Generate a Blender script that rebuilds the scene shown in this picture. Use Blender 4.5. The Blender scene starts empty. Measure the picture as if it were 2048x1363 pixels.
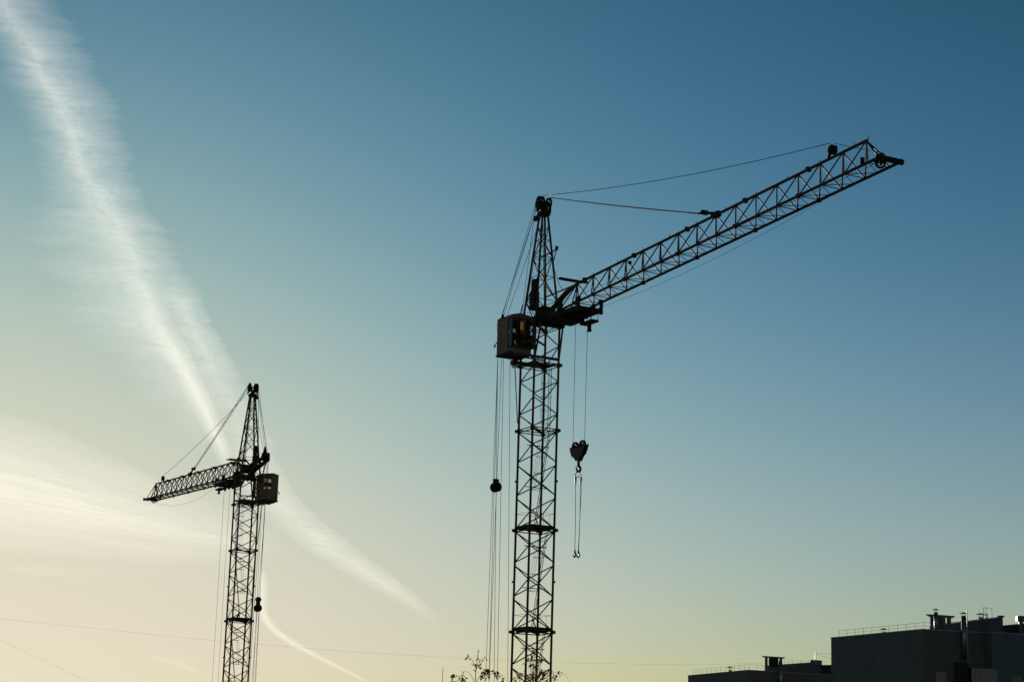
import bpy, bmesh, math, random
from mathutils import Vector, Matrix

sc = bpy.context.scene
COL = sc.collection
PI = math.pi
R = math.radians
SUN_AZ, SUN_EL = -16.0, 3.5            # degrees: left of the viewing axis (+Y), above the horizon

# ------------------------------------------------------------------ camera
PITCH, ROLL = 0.22306, 0.03104
cd = bpy.data.cameras.new('camera'); cam = bpy.data.objects.new('camera', cd); COL.objects.link(cam)
cd.sensor_width = 36; cd.lens = 69.9; cd.clip_start = 0.5; cd.clip_end = 120000
_f = Vector((0, math.cos(PITCH), math.sin(PITCH))); _u = Vector((0, -math.sin(PITCH), math.cos(PITCH))); _r = Vector((1, 0, 0))
_R = _r * math.cos(ROLL) + _u * math.sin(ROLL); _U = _u * math.cos(ROLL) - _r * math.sin(ROLL)
cam.matrix_world = Matrix(((_R.x, _U.x, -_f.x, 0), (_R.y, _U.y, -_f.y, 0), (_R.z, _U.z, -_f.z, 1.7), (0, 0, 0, 1)))
sc.camera = cam

# ------------------------------------------------------------------ sky
world = bpy.data.worlds.new('World'); sc.world = world; world.use_nodes = True
nt = world.node_tree; N = nt.nodes; L = nt.links
bg = N['Background']; bg.inputs['Strength'].default_value = 0.1
sky = N.new('ShaderNodeTexSky'); sky.sky_type = 'NISHITA'; sky.sun_disc = False
sky.sun_elevation = R(SUN_EL); sky.sun_rotation = R(SUN_AZ)
sky.air_density = 1.0; sky.dust_density = 1.0; sky.ozone_density = 1.0
# the photograph's film-like contrast, the same for every direction: c = v / (1 + v/w) + k * sky, v = a * sky^g
sep = N.new('ShaderNodeSeparateColor'); comb = N.new('ShaderNodeCombineColor')
L.new(sky.outputs[0], sep.inputs[0])
def wmath(op, a, b):
    m = N.new('ShaderNodeMath'); m.operation = op
    for i, v in enumerate((a, b)):
        if isinstance(v, (int, float)): m.inputs[i].default_value = v
        else: L.new(v, m.inputs[i])
    return m.outputs[0]
GRADE = ((1.883, 0.552, 0.780, 0.02), (2.035, 2.762, 0.700, 0.04), (4.762, 436.3, 0.450, 0.14))
HAZE, HAZE_MAX, HAZE_SIN = (0.785, 0.652, 0.672), 0.359, 0.169      # faint pale haze band along the whole horizon
tc = N.new('ShaderNodeTexCoord'); sx = N.new('ShaderNodeSeparateXYZ'); L.new(tc.outputs['Generated'], sx.inputs[0])
hz = wmath('POWER', wmath('ABSOLUTE', wmath('MULTIPLY', sx.outputs[2], 1.0 / HAZE_SIN), 0.0), 2.0)
hz = wmath('MULTIPLY', wmath('POWER', 2.718282, wmath('MULTIPLY', hz, -1.0)), HAZE_MAX)
for i, (g, a, w_, k_) in enumerate(GRADE):
    n_ = wmath('MULTIPLY', sep.outputs[i], 0.1)
    v = wmath('MULTIPLY', wmath('POWER', n_, g), a)
    c = wmath('DIVIDE', v, wmath('ADD', wmath('MULTIPLY', v, 1.0 / w_), 1.0))
    c = wmath('ADD', c, wmath('MULTIPLY', n_, k_))
    c = wmath('ADD', wmath('MULTIPLY', c, wmath('SUBTRACT', 1.0, hz)), wmath('MULTIPLY', hz, HAZE[i]))
    L.new(wmath('MULTIPLY', c, 10.0), comb.inputs[i])
L.new(comb.outputs[0], bg.inputs['Color'])

# ------------------------------------------------------------------ sun and exposure
sd = bpy.data.lights.new('sun', 'SUN'); sun = bpy.data.objects.new('sun', sd); COL.objects.link(sun)
sd.energy = 5.0; sd.angle = R(0.53); sd.color = (1.0, 0.95, 0.85)
_d = Vector((math.sin(R(SUN_AZ)) * math.cos(R(SUN_EL)), math.cos(R(SUN_AZ)) * math.cos(R(SUN_EL)), math.sin(R(SUN_EL))))
sun.rotation_euler = _d.to_track_quat('Z', 'Y').to_euler(); sun.location = (0, 0, 80)
sc.view_settings.view_transform = 'Standard'; sc.view_settings.look = 'None'
sc.view_settings.exposure = 0.0; sc.view_settings.gamma = 1.0; sc.view_settings.use_curve_mapping = False
sc.cycles.use_denoising = True; sc.cycles.max_bounces = 6; sc.cycles.transparent_max_bounces = 16
sc.cycles.sample_clamp_indirect = 4.0

# ------------------------------------------------------------------ materials
def mat(name, c1, c2=None, rough=0.6, metal=0.0, scale=3.0, bump=0.0, streak=None, spec=0.4):
    m = bpy.data.materials.new(name); m.use_nodes = True
    n = m.node_tree.nodes; l = m.node_tree.links; b = n['Principled BSDF']
    b.inputs['Roughness'].default_value = rough; b.inputs['Metallic'].default_value = metal
    b.inputs['Specular IOR Level'].default_value = spec
    if c2 is None: c2 = tuple(x * 0.7 for x in c1)
    g = n.new('ShaderNodeNewGeometry'); mp = n.new('ShaderNodeMapping')
    mp.inputs['Scale'].default_value = streak or (1, 1, 1)
    l.new(g.outputs['Position'], mp.inputs['Vector'])
    t = n.new('ShaderNodeTexNoise'); t.inputs['Scale'].default_value = scale; t.inputs['Detail'].default_value = 6; t.inputs['Roughness'].default_value = 0.65
    l.new(mp.outputs[0], t.inputs['Vector'])
    r = n.new('ShaderNodeValToRGB'); r.color_ramp.elements[0].position = 0.35; r.color_ramp.elements[1].position = 0.68
    r.color_ramp.elements[0].color = (*c2, 1); r.color_ramp.elements[1].color = (*c1, 1)
    l.new(t.outputs['Fac'], r.inputs[0]); l.new(r.outputs[0], b.inputs['Base Color'])
    if bump:
        bp = n.new('ShaderNodeBump'); bp.inputs['Strength'].default_value = bump; bp.inputs['Distance'].default_value = 0.02
        l.new(t.outputs['Fac'], bp.inputs['Height']); l.new(bp.outputs[0], b.inputs['Normal'])
    return m

def brick_mat(name, c1, c2, mortar):
    m = bpy.data.materials.new(name); m.use_nodes = True
    n = m.node_tree.nodes; l = m.node_tree.links; b = n['Principled BSDF']; b.inputs['Roughness'].default_value = 0.85
    b.inputs['Specular IOR Level'].default_value = 0.2
    uv = n.new('ShaderNodeUVMap'); t = n.new('ShaderNodeTexBrick')
    l.new(uv.outputs[0], t.inputs['Vector'])
    t.inputs['Color1'].default_value = (*c1, 1); t.inputs['Color2'].default_value = (*c2, 1); t.inputs['Mortar'].default_value = (*mortar, 1)
    t.inputs['Scale'].default_value = 1.0; t.inputs['Brick Width'].default_value = 0.26; t.inputs['Row Height'].default_value = 0.10
    t.inputs['Mortar Size'].default_value = 0.006
    ns = n.new('ShaderNodeTexNoise'); ns.inputs['Scale'].default_value = 0.6; ns.inputs['Detail'].default_value = 8
    l.new(uv.outputs[0], ns.inputs['Vector'])
    mx = n.new('ShaderNodeMix'); mx.data_type = 'RGBA'; mx.blend_type = 'MULTIPLY'; mx.inputs[0].default_value = 0.5
    rr = n.new('ShaderNodeValToRGB'); rr.color_ramp.elements[0].color = (0.55, 0.55, 0.55, 1); rr.color_ramp.elements[0].position = 0.3; rr.color_ramp.elements[1].position = 0.7
    l.new(ns.outputs['Fac'], rr.inputs[0]); l.new(t.outputs['Color'], mx.inputs[6]); l.new(rr.outputs[0], mx.inputs[7])
    l.new(mx.outputs[2], b.inputs['Base Color'])
    bp = n.new('ShaderNodeBump'); bp.inputs['Strength'].default_value = 0.4; bp.inputs['Distance'].default_value = 0.01; bp.invert = True
    l.new(t.outputs['Fac'], bp.inputs['Height']); l.new(bp.outputs[0], b.inputs['Normal'])
    return m

def glass_mat(name, tint, gloss=0.05):
    m = bpy.data.materials.new(name); m.use_nodes = True
    n = m.node_tree.nodes; l = m.node_tree.links; n.remove(n['Principled BSDF'])
    tr = n.new('ShaderNodeBsdfTransparent'); tr.inputs[0].default_value = (*tint, 1)
    gl = n.new('ShaderNodeBsdfGlossy'); gl.inputs['Roughness'].default_value = gloss; gl.inputs[0].default_value = (0.9, 0.9, 0.9, 1)
    ns = n.new('ShaderNodeTexNoise'); ns.inputs['Scale'].default_value = 1.3
    bp = n.new('ShaderNodeBump'); bp.inputs['Strength'].default_value = 0.05; l.new(ns.outputs['Fac'], bp.inputs['Height']); l.new(bp.outputs[0], gl.inputs['Normal'])
    fr = n.new('ShaderNodeFresnel'); fr.inputs[0].default_value = 1.5
    mx = n.new('ShaderNodeMixShader'); l.new(fr.outputs[0], mx.inputs[0]); l.new(tr.outputs[0], mx.inputs[1]); l.new(gl.outputs[0], mx.inputs[2])
    l.new(mx.outputs[0], n['Material Output'].inputs['Surface'])
    return m

def leaf_mat(name, c1, c2):
    m = bpy.data.materials.new(name); m.use_nodes = True
    n = m.node_tree.nodes; l = m.node_tree.links; n.remove(n['Principled BSDF'])
    g = n.new('ShaderNodeNewGeometry'); r = n.new('ShaderNodeValToRGB')
    r.color_ramp.elements[0].color = (*c1, 1); r.color_ramp.elements[1].color = (*c2, 1)
    l.new(g.outputs['Random Per Island'], r.inputs[0])
    d = n.new('ShaderNodeBsdfDiffuse'); t = n.new('ShaderNodeBsdfTranslucent'); l.new(r.outputs[0], d.inputs[0]); l.new(r.outputs[0], t.inputs[0])
    mx = n.new('ShaderNodeMixShader'); mx.inputs[0].default_value = 0.35
    l.new(d.outputs[0], mx.inputs[1]); l.new(t.outputs[0], mx.inputs[2]); l.new(mx.outputs[0], n['Material Output'].inputs['Surface'])
    return m

def cloud_mat(name, density, along, across, left_pow, right_pow, warp, contrast, peak=0.2, tone=(0.96, 0.95, 0.92)):
    """thin ice-crystal veil: UV.x runs along, UV.y across (0.5 = core); white scatterer, density by noise"""
    m = bpy.data.materials.new(name); m.use_nodes = True
    n = m.node_tree.nodes; l = m.node_tree.links; n.remove(n['Principled BSDF'])
    def M(op, a, b=None, c=None):
        k = n.new('ShaderNodeMath'); k.operation = op
        for i, v in enumerate((a, b, c)):
            if v is None: continue
            if isinstance(v, (int, float)): k.inputs[i].default_value = v
            else: l.new(v, k.inputs[i])
        return k.outputs[0]
    uv = n.new('ShaderNodeUVMap'); sp = n.new('ShaderNodeSeparateXYZ'); l.new(uv.outputs[0], sp.inputs[0])
    u, v = sp.outputs[0], sp.outputs[1]
    def noise(su, sv, det, seed, rough=0.6, dist=0.0):
        c = n.new('ShaderNodeCombineXYZ'); l.new(M('MULTIPLY', u, su), c.inputs[0]); l.new(M('MULTIPLY', v, sv), c.inputs[1]); c.inputs[2].default_value = seed
        t = n.new('ShaderNodeTexNoise'); t.inputs['Scale'].default_value = 1.0; t.inputs['Detail'].default_value = det; t.inputs['Roughness'].default_value = rough; t.inputs['Distortion'].default_value = dist
        l.new(c.outputs[0], t.inputs['Vector']); return t.outputs['Fac']
    s = M('SUBTRACT', M('MULTIPLY', v, 2.0), 1.0)
    w1 = M('SUBTRACT', noise(along * 0.55, across * 0.7, 6, 3.1, 0.72, 0.3), 0.5)
    w2 = M('SUBTRACT', noise(along * 0.16, across * 0.4, 3, 8.7), 0.5)
    # the outline is ragged, the core less so
    amp = M('ADD', M('MULTIPLY', M('ABSOLUTE', s), warp), 0.04)
    s = M('ADD', s, M('MULTIPLY', M('ADD', w1, M('MULTIPLY', w2, 0.8)), amp))
    s = M('ADD', s, M('MULTIPLY', M('SUBTRACT', noise(along * 0.09, 0.6, 3, 21.0), 0.5), 0.45))
    left = M('POWER', M('SUBTRACT', 1.0, M('MINIMUM', M('MAXIMUM', M('MULTIPLY', s, -1.15), 0.0), 1.0)), left_pow)
    right = M('POWER', M('SUBTRACT', 1.0, M('MINIMUM', M('MAXIMUM', M('MULTIPLY', s, 1.15), 0.0), 1.0)), right_pow)
    core = M('DIVIDE', 1.0, M('ADD', 1.0, M('POWER', M('ABSOLUTE', M('MULTIPLY', s, 3.2)), 2.0)))
    prof = M('MULTIPLY', M('MULTIPLY', left, right), M('ADD', 1.0 - peak, M('MULTIPLY', core, peak * 1.3)))
    st = noise(along * 1.3, across, 5, 0.0, 0.62); cl = noise(along * 0.20, across * 1.6, 5, 5.0, 0.6, 1.0)
    tex = M('ADD', M('MULTIPLY', M('SUBTRACT', st, 0.5), contrast), M('MULTIPLY', M('SUBTRACT', cl, 0.5), contrast * 1.1))
    mot = noise(along * 0.6, across * 6.0, 6, 11.0, 0.70, 0.8)
    tex = M('ADD', tex, M('MULTIPLY', M('SUBTRACT', mot, 0.5), contrast * 1.0))
    tex = M('MINIMUM', M('MAXIMUM', M('ADD', tex, 1.0), 0.05), 1.8)
    ends = M('MULTIPLY', M('MINIMUM', M('MULTIPLY', u, 12.0), 1.0), M('MINIMUM', M('MULTIPLY', M('SUBTRACT', 1.0, u), 8.0), 1.0))
    at = n.new('ShaderNodeAttribute'); at.attribute_name = 'thickness'
    a = M('MULTIPLY', M('MULTIPLY', M('MULTIPLY', prof, tex), M('MULTIPLY', ends, at.outputs['Fac'])), density)
    a = M('MINIMUM', M('MAXIMUM', a, 0.0), 0.97)
    tr = n.new('ShaderNodeBsdfTransparent'); d = n.new('ShaderNodeBsdfDiffuse'); t = n.new('ShaderNodeBsdfTranslucent')
    d.inputs[0].default_value = (*tone, 1); t.inputs[0].default_value = (*tone, 1)
    mx = n.new('ShaderNodeMixShader'); mx.inputs[0].default_value = 0.9; l.new(d.outputs[0], mx.inputs[1]); l.new(t.outputs[0], mx.inputs[2])
    m2 = n.new('ShaderNodeMixShader'); l.new(a, m2.inputs[0]); l.new(tr.outputs[0], m2.inputs[1]); l.new(mx.outputs[0], m2.inputs[2])
    l.new(m2.outputs[0], n['Material Output'].inputs['Surface'])
    return m

M_STEEL = mat('crane_paint', (0.170, 0.095, 0.056), (0.085, 0.047, 0.029), rough=0.62, scale=2.2, spec=0.25)
M_STEEL_D = mat('greasy_steel', (0.062, 0.043, 0.032), (0.034, 0.024, 0.018), rough=0.7, scale=4, spec=0.12)
M_ROPE = mat('wire_rope', (0.045, 0.038, 0.034), (0.02, 0.017, 0.016), rough=0.6, scale=20)
M_CAB = mat('cab_khaki_paint', (0.31, 0.21, 0.105), (0.24, 0.16, 0.08), rough=0.55, scale=1.5, streak=(1, 1, 0.25))
M_CABROOF = mat('cab_roof_tin', (0.20, 0.23, 0.26), (0.13, 0.15, 0.17), rough=0.4, metal=0.3, scale=2)
M_FRAME = mat('window_frame_paint', (0.10, 0.085, 0.06), (0.06, 0.05, 0.035), rough=0.6)
M_GLASS = glass_mat('window_glass', (0.70, 0.74, 0.75))
M_CLOTH = leaf_mat('curtain_cloth', (0.55, 0.36, 0.14), (0.6, 0.4, 0.16))
M_HOOK = mat('hook_block_paint', (0.10, 0.045, 0.030), (0.045, 0.025, 0.02), rough=0.55, scale=3)
M_RUST = mat('chain_steel', (0.07, 0.055, 0.045), (0.03, 0.025, 0.02), rough=0.5, metal=0.5)
M_BRICK_G = brick_mat('grey_silicate_brick', (0.205, 0.215, 0.235), (0.170, 0.180, 0.198), (0.145, 0.153, 0.165))
M_BRICK_B = brick_mat('buff_brick', (0.22, 0.18, 0.165), (0.185, 0.152, 0.138), (0.15, 0.13, 0.12))
M_CONC = mat('concrete', (0.20, 0.195, 0.185), (0.13, 0.125, 0.12), rough=0.85, scale=1.2)
M_FLASH = mat('roof_flashing', (0.32, 0.35, 0.38), (0.22, 0.25, 0.28), rough=0.45, metal=0.5)
M_BITUMEN = mat('roof_bitumen', (0.055, 0.05, 0.046), (0.035, 0.032, 0.03), rough=0.9)
M_TIN = mat('galvanised_tin', (0.42, 0.40, 0.38), (0.30, 0.29, 0.28), rough=0.42, metal=0.9, scale=4)
M_RAIL = mat('rail_steel', (0.16, 0.15, 0.14), (0.10, 0.095, 0.09), rough=0.6)
M_DARK = mat('painted_opening_shade', (0.03, 0.03, 0.032), (0.02, 0.02, 0.02), rough=0.8)
M_PVC = mat('white_window_plastic', (0.62, 0.62, 0.60), (0.5, 0.5, 0.49), rough=0.5)
M_HOOD = mat('weathered_tin', (0.20, 0.19, 0.18), (0.14, 0.135, 0.13), rough=0.6, metal=0.2, scale=4)
M_GLASS_D = glass_mat('warm_dim_window_glass', (0.42, 0.30, 0.20))  # warm dark tint paints the dim orange glow seen through the rear pane
M_PGLASS = mat('flat_window_glass', (0.05, 0.055, 0.06), (0.03, 0.035, 0.04), rough=0.06, spec=0.6)
M_BARK = mat('birch_bark', (0.10, 0.075, 0.055), (0.045, 0.033, 0.025), rough=0.8, scale=30)
M_LEAF = leaf_mat('autumn_birch_leaf', (0.055, 0.050, 0.010), (0.13, 0.075, 0.014))
M_SOIL = mat('bare_ground', (0.12, 0.10, 0.07), (0.06, 0.065, 0.03), rough=0.95, scale=0.15)
M_WIRE = mat('overhead_wire', (0.30, 0.29, 0.27), (0.22, 0.21, 0.20), rough=0.5)

# ------------------------------------------------------------------ mesh helpers
def obj(name, me, parent=None, matrix=None):
    o = bpy.data.objects.new(name, me); COL.objects.link(o)
    if parent is not None: o.parent = parent
    if matrix is not None: o.matrix_basis = matrix
    return o
def empty(name, loc=(0, 0, 0), rz=0):
    o = bpy.data.objects.new(name, None); COL.objects.link(o); o.location = loc; o.rotation_euler = (0, 0, rz); o.empty_display_size = 0.5
    return o
def tag(o, label, cat, group=None, kind=None):
    o['label'] = label; o['category'] = cat
    if group: o['group'] = group
    if kind: o['kind'] = kind
    return o
def finish(bm, name, m, smooth=False):
    me = bpy.data.meshes.new(name)
    bmesh.ops.recalc_face_normals(bm, faces=bm.faces[:])
    bm.to_mesh(me); bm.free(); me.materials.append(m)
    if smooth:
        for p in me.polygons: p.use_smooth = True
    return me
_unit = {}
def unit_tube(m, n):
    k = ('t', m.name, n)
    if k not in _unit:
        bm = bmesh.new(); bmesh.ops.create_cone(bm, cap_ends=True, segments=n, radius1=1, radius2=1, depth=1, matrix=Matrix.Translation((0, 0, 0.5)))
        me = finish(bm, 'tube', m)
        for p in me.polygons: p.use_smooth = len(p.vertices) == 4
        _unit[k] = me
    return _unit[k]
def unit_box(m):
    k = ('b', m.name)
    if k not in _unit:
        bm = bmesh.new(); bmesh.ops.create_cube(bm, size=1, matrix=Matrix.Translation((0, 0, 0.5))); _unit[k] = finish(bm, 'beam', m)
    return _unit[k]
def span(a, b, sx, sy, up=None):
    a = Vector(a); b = Vector(b); d = b - a; z = d.normalized()
    ref = Vector(up) if up else (Vector((0, 0, 1)) if abs(z.z) < 0.95 else Vector((1, 0, 0)))
    x = ref.cross(z).normalized(); y = z.cross(x)
    mt = Matrix((x * sx, y * sy, z * d.length)).transposed().to_4x4(); mt.translation = a
    return mt
def bar(name, parent, a, b, r, m=None, n=8):
    return obj(name, unit_tube(m or M_STEEL, n), parent, span(a, b, r, r))
def beam(name, parent, a, b, w, h, m=None, up=None):
    return obj(name, unit_box(m or M_STEEL), parent, span(a, b, w, h, up))
def block(name, parent, x0, x1, y0, y1, z0, z1, m=None):
    mt = Matrix.Diagonal((x1 - x0, y1 - y0, z1 - z0, 1)); mt.translation = ((x0 + x1) / 2, (y0 + y1) / 2, z0)
    return obj(name, unit_box(m or M_STEEL), parent, mt)
def bm_tube(bm, a, b, r, n=8, r2=None):
    a = Vector(a); b = Vector(b); d = b - a
    mt = d.to_track_quat('Z', 'Y').to_matrix().to_4x4(); mt.translation = (a + b) / 2
    bmesh.ops.create_cone(bm, cap_ends=True, segments=n, radius1=r, radius2=r if r2 is None else r2, depth=d.length, matrix=mt)
def bm_box(bm, x0, x1, y0, y1, z0, z1):
    bmesh.ops.create_cube(bm, size=1, matrix=Matrix.Translation(((x0 + x1) / 2, (y0 + y1) / 2, (z0 + z1) / 2)) @ Matrix.Diagonal((x1 - x0, y1 - y0, z1 - z0, 1)))
def bm_obox(bm, a, b, w, h, up=None):
    s = span(a, b, w, h, up); bmesh.ops.create_cube(bm, size=1, matrix=s @ Matrix.Translation((0, 0, 0.5)))
def poly_tube(pts, r, n=6):
    """one tube along a polyline; r may be a list"""
    bm = bmesh.new(); rings = []
    P = [Vector(p) for p in pts]
    for i, p in enumerate(P):
        t = (P[min(i + 1, len(P) - 1)] - P[max(i - 1, 0)]).normalized()
        ref = Vector((0, 0, 1)) if abs(t.z) < 0.9 else Vector((1, 0, 0))
        x = ref.cross(t).normalized(); y = t.cross(x); rr = r[i] if isinstance(r, (list, tuple)) else r
        rings.append([bm.verts.new(p + (x * math.cos(2 * PI * k / n) + y * math.sin(2 * PI * k / n)) * rr) for k in range(n)])
    for a, b in zip(rings, rings[1:]):
        for k in range(n): bm.faces.new((a[k], a[(k + 1) % n], b[(k + 1) % n], b[k]))
    bm.faces.new(rings[0][::-1]); bm.faces.new(rings[-1])
    return bm
def rope(name, parent, pts, r, m=None, n=6):
    if len(pts) == 2: return bar(name, parent, pts[0], pts[1], r, m or M_ROPE, n)
    return obj(name, finish(poly_tube(pts, r, n), name, m or M_ROPE, True), parent)
def sag(a, b, drop, n=14):
    a = Vector(a); b = Vector(b)
    return [a.lerp(b, i / n) - Vector((0, 0, drop * 4 * (i / n) * (1 - i / n))) for i in range(n + 1)]
def lathe(bm, prof, n, mt):
    """closed ring profile [(r, y)] about the local Y axis"""
    rings = []
    for k in range(n):
        a = 2 * PI * k / n
        rings.append([bm.verts.new(mt @ Vector((r * math.cos(a), y, r * math.sin(a)))) for r, y in prof])
    for k in range(n):
        p, q = rings[k], rings[(k + 1) % n]
        for j in range(len(prof)):
            j2 = (j + 1) % len(prof); bm.faces.new((p[j], p[j2], q[j2], q[j]))
_sheaves = {}
def sheave_mesh(r, w, m=None, spokes=6):
    m = m or M_STEEL_D; k = (r, w, m.name)
    if k not in _sheaves:
        bm = bmesh.new(); I = Matrix.Identity(4)
        lathe(bm, [(r, -w / 2), (r * 0.9, -w * 0.12), (r * 0.9, w * 0.12), (r, w / 2), (r * 0.72, w * 0.3), (r * 0.64, 0), (r * 0.72, -w * 0.3)], 28, I)
        lathe(bm, [(0.32 * r, -w * 0.6), (0.32 * r, w * 0.6), (0.06 * r, w * 0.6), (0.06 * r, -w * 0.6)], 14, I)
        for s in range(spokes):
            a = 2 * PI * s / spokes; c = Vector((math.cos(a), 0, math.sin(a)))
            bm_obox(bm, c * (0.2 * r), c * (0.78 * r), w * 0.22, r * 0.2, (0, 1, 0))
        _sheaves[k] = finish(bm, 'sheave', m)
    return _sheaves[k]
def sheave(name, parent, loc, r, w, m=None, rz=0, rx=0):
    return obj(name, sheave_mesh(r, w, m), parent, Matrix.Translation(loc) @ Matrix.Rotation(rz, 4, 'Z') @ Matrix.Rotation(rx, 4, 'X'))
def copy_tree(o, parent=None):
    c = o.copy(); COL.objects.link(c)
    if parent is not None: c.parent = parent
    for ch in list(o.children): copy_tree(ch, c)
    return c

# ------------------------------------------------------------------ ground
def ground_z(x, y):
    t = max(0.0, min(1.0, (y - 150) / 40.0)); t = t * t * (3 - 2 * t)
    return -2.03 * t
bm = bmesh.new(); xs = [-6000, -1500, -400, -150, -80, -40, 0, 40, 80, 150, 400, 1500, 6000]
ys = [-3000, -800, -200, -50, 0, 50, 100, 140] + [150 + 4 * i for i in range(11)] + [200, 230, 260, 300, 400, 800, 2500, 9000]
V = [[bm.verts.new((x, y, ground_z(x, y))) for x in xs] for y in ys]
for j in range(len(ys) - 1):
    for i in range(len(xs) - 1): bm.faces.new((V[j][i], V[j][i + 1], V[j + 1][i + 1], V[j + 1][i]))
g = obj('ground', finish(bm, 'ground', M_SOIL, True)); g['kind'] = 'structure'

# ------------------------------------------------------------------ buildings on the right
def facade(name, parent, a, b, z0, z1, m, holes=(), depth=0.25):
    """brick wall from a to b (plan points); holes = (s0, s1, z0, z1) in metres along the wall; outward is to the right of a->b"""
    a = Vector((a[0], a[1])); b = Vector((b[0], b[1])); d = (b - a); Ln = d.length; d /= Ln; nrm = Vector((d.y, -d.x))
    bm = bmesh.new(); uv = bm.loops.layers.uv.new('UVMap')
    ss = sorted({0.0, Ln, *[h[0] for h in holes], *[h[1] for h in holes]}); zs = sorted({z0, z1, *[h[2] for h in holes], *[h[3] for h in holes]})
    def quad(pts, uvs):
        f = bm.faces.new([bm.verts.new(p) for p in pts])
        for lp, u_ in zip(f.loops, uvs): lp[uv].uv = u_
    def P(s, z, o=0.0): q = a + d * s + nrm * o; return (q.x, q.y, z)
    for s0, s1 in zip(ss, ss[1:]):
        for q0, q1 in zip(zs, zs[1:]):
            sm, zm = (s0 + s1) / 2, (q0 + q1) / 2
            if any(h[0] < sm < h[1] and h[2] < zm < h[3] for h in holes): continue
            quad([P(s0, q0), P(s1, q0), P(s1, q1), P(s0, q1)], [(s0, q0), (s1, q0), (s1, q1), (s0, q1)])
    for h in holes:
        s0, s1, q0, q1 = h
        for A, B in (((s0, q0), (s1, q0)), ((s1, q0), (s1, q1)), ((s1, q1), (s0, q1)), ((s0, q1), (s0, q0))):
            quad([P(*A), P(*B), P(*B, -depth), P(*A, -depth)], [(0, 0), (0.3, 0), (0.3, 0.3), (0, 0.3)])
    me = bpy.data.meshes.new(name); bm.to_mesh(me); bm.free(); me.materials.append(m)
    o = obj(name, me, parent)
    return o, (lambda s, z, o_=0.0: Vector(P(s, z, o_))), d, nrm
def window(parent, P, d, nrm, s0, s1, z0, z1, lights=2):
    """white plastic window set back in its opening"""
    fr = obj('window', window_frame(P, s0, s1, z0, z1, lights, -0.16), parent)
    wdt = (s1 - s0) / lights
    for k in range(lights):
        bm = bmesh.new(); f = 0.05
        bm.faces.new([bm.verts.new(P(*q, -0.20)) for q in ((s0 + wdt * k + f, z0 + f), (s0 + wdt * (k + 1) - f, z0 + f), (s0 + wdt * (k + 1) - f, z1 - f), (s0 + wdt * k + f, z1 - f))])
        obj('pane', finish(bm, 'pane', M_PGLASS), fr)
    bm = bmesh.new(); bm_obox(bm, P(s0 - 0.08, z0 - 0.02, 0.03), P(s1 + 0.08, z0 - 0.02, 0.03), 0.16, 0.04)
    obj('sill', finish(bm, 'sill', M_FLASH), fr)
def window_frame(P, s0, s1, z0, z1, lights, off):
    bm = bmesh.new(); t = 0.07
    for z in (z0 + t / 2, z1 - t / 2): bm_obox(bm, P(s0, z, off), P(s1, z, off), 0.06, t)
    for k in range(lights + 1):
        s = s0 + (s1 - s0) * k / lights; s = min(max(s, s0 + t / 2), s1 - t / 2)
        bm_obox(bm, P(s, z0 + t, off), P(s, z1 - t, off), t, 0.055)
    return finish(bm, 'window_frame', M_PVC)
def coping(parent, P, Ln, z, m=None):
    bm = bmesh.new(); bm_obox(bm, P(-0.06, z + 0.06, -0.16), P(Ln + 0.06, z + 0.06, -0.16), 0.44, 0.10)
    return obj('parapet_coping', finish(bm, 'coping', m or M_FLASH), parent)
def roof_vent(parent, p, r=0.20, h=0.75):
    bm = bmesh.new(); p = Vector(p); up = Vector((0, 0, 1))
    bm_tube(bm, p, p + up * (h * 0.55), r, 12)
    for k in range(3):
        a = 2 * PI * k / 3; o = Vector((math.cos(a), math.sin(a), 0)) * r * 0.85
        bm_tube(bm, p + o + up * (h * 0.5), p + o + up * (h * 0.88), 0.02, 5)
    bm_tube(bm, p + up * (h * 0.85), p + up * h, r * 1.9, 14, r * 0.35)
    return obj('roof_vent', finish(bm, 'roof_vent', M_TIN), parent)
def railing(parent, pts, h=0.9, step=1.55):
    r_ = obj('roof_railing', finish(poly_tube([Vector(p) + Vector((0, 0, h)) for p in pts], 0.022, 6), 'top_rail', M_RAIL), parent)
    obj('mid_rail', finish(poly_tube([Vector(p) + Vector((0, 0, h * 0.5)) for p in pts], 0.016, 6), 'mid_rail', M_RAIL), r_)
    for a, b in zip(pts, pts[1:]):
        a = Vector(a); b = Vector(b); n = max(1, round((b - a).length / step))
        for i in range(n): bar('post', r_, a.lerp(b, i / n), a.lerp(b, i / n) + Vector((0, 0, h)), 0.022, M_RAIL, 6)
    bar('post', r_, Vector(pts[-1]), Vector(pts[-1]) + Vector((0, 0, h)), 0.022, M_RAIL, 6)
    return r_
def flue(parent, p, z0, z1, r=0.32, cap=True, pipe=True):
    bm = bmesh.new(); p = Vector((p[0], p[1], 0)); up = Vector((0, 0, 1))
    bm_tube(bm, p + up * z0, p + up * z1, r, 20)
    z = z0 + 1.2
    while z < z1:
        bm_tube(bm, p + up * z, p + up * (z + 0.05), r * 1.05, 20); z += 1.25
    o = obj('flue', finish(bm, 'flue', M_TIN), parent)
    for pl in o.data.polygons: pl.use_smooth = len(pl.vertices) == 4
    if cap:
        bm = bmesh.new()
        for k in range(3):
            a = 2 * PI * k / 3 + 0.4; q = Vector((math.cos(a), math.sin(a), 0)) * r * 0.8
            bm_tube(bm, p + q + up * z1, p + q + up * (z1 + 0.35), 0.025, 5)
        bm_tube(bm, p + up * (z1 + 0.32), p + up * (z1 + 0.46), r * 1.7, 16, r * 0.5)
        obj('rain_cap', finish(bm, 'rain_cap', M_TIN), o)
    if pipe: bar('thin_pipe', o, p + Vector((r + 0.10, -0.05, z0 - 0.2)), p + Vector((r + 0.10, -0.05, z1 + 0.75)), 0.06, M_TIN, 8)
    return o
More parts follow.
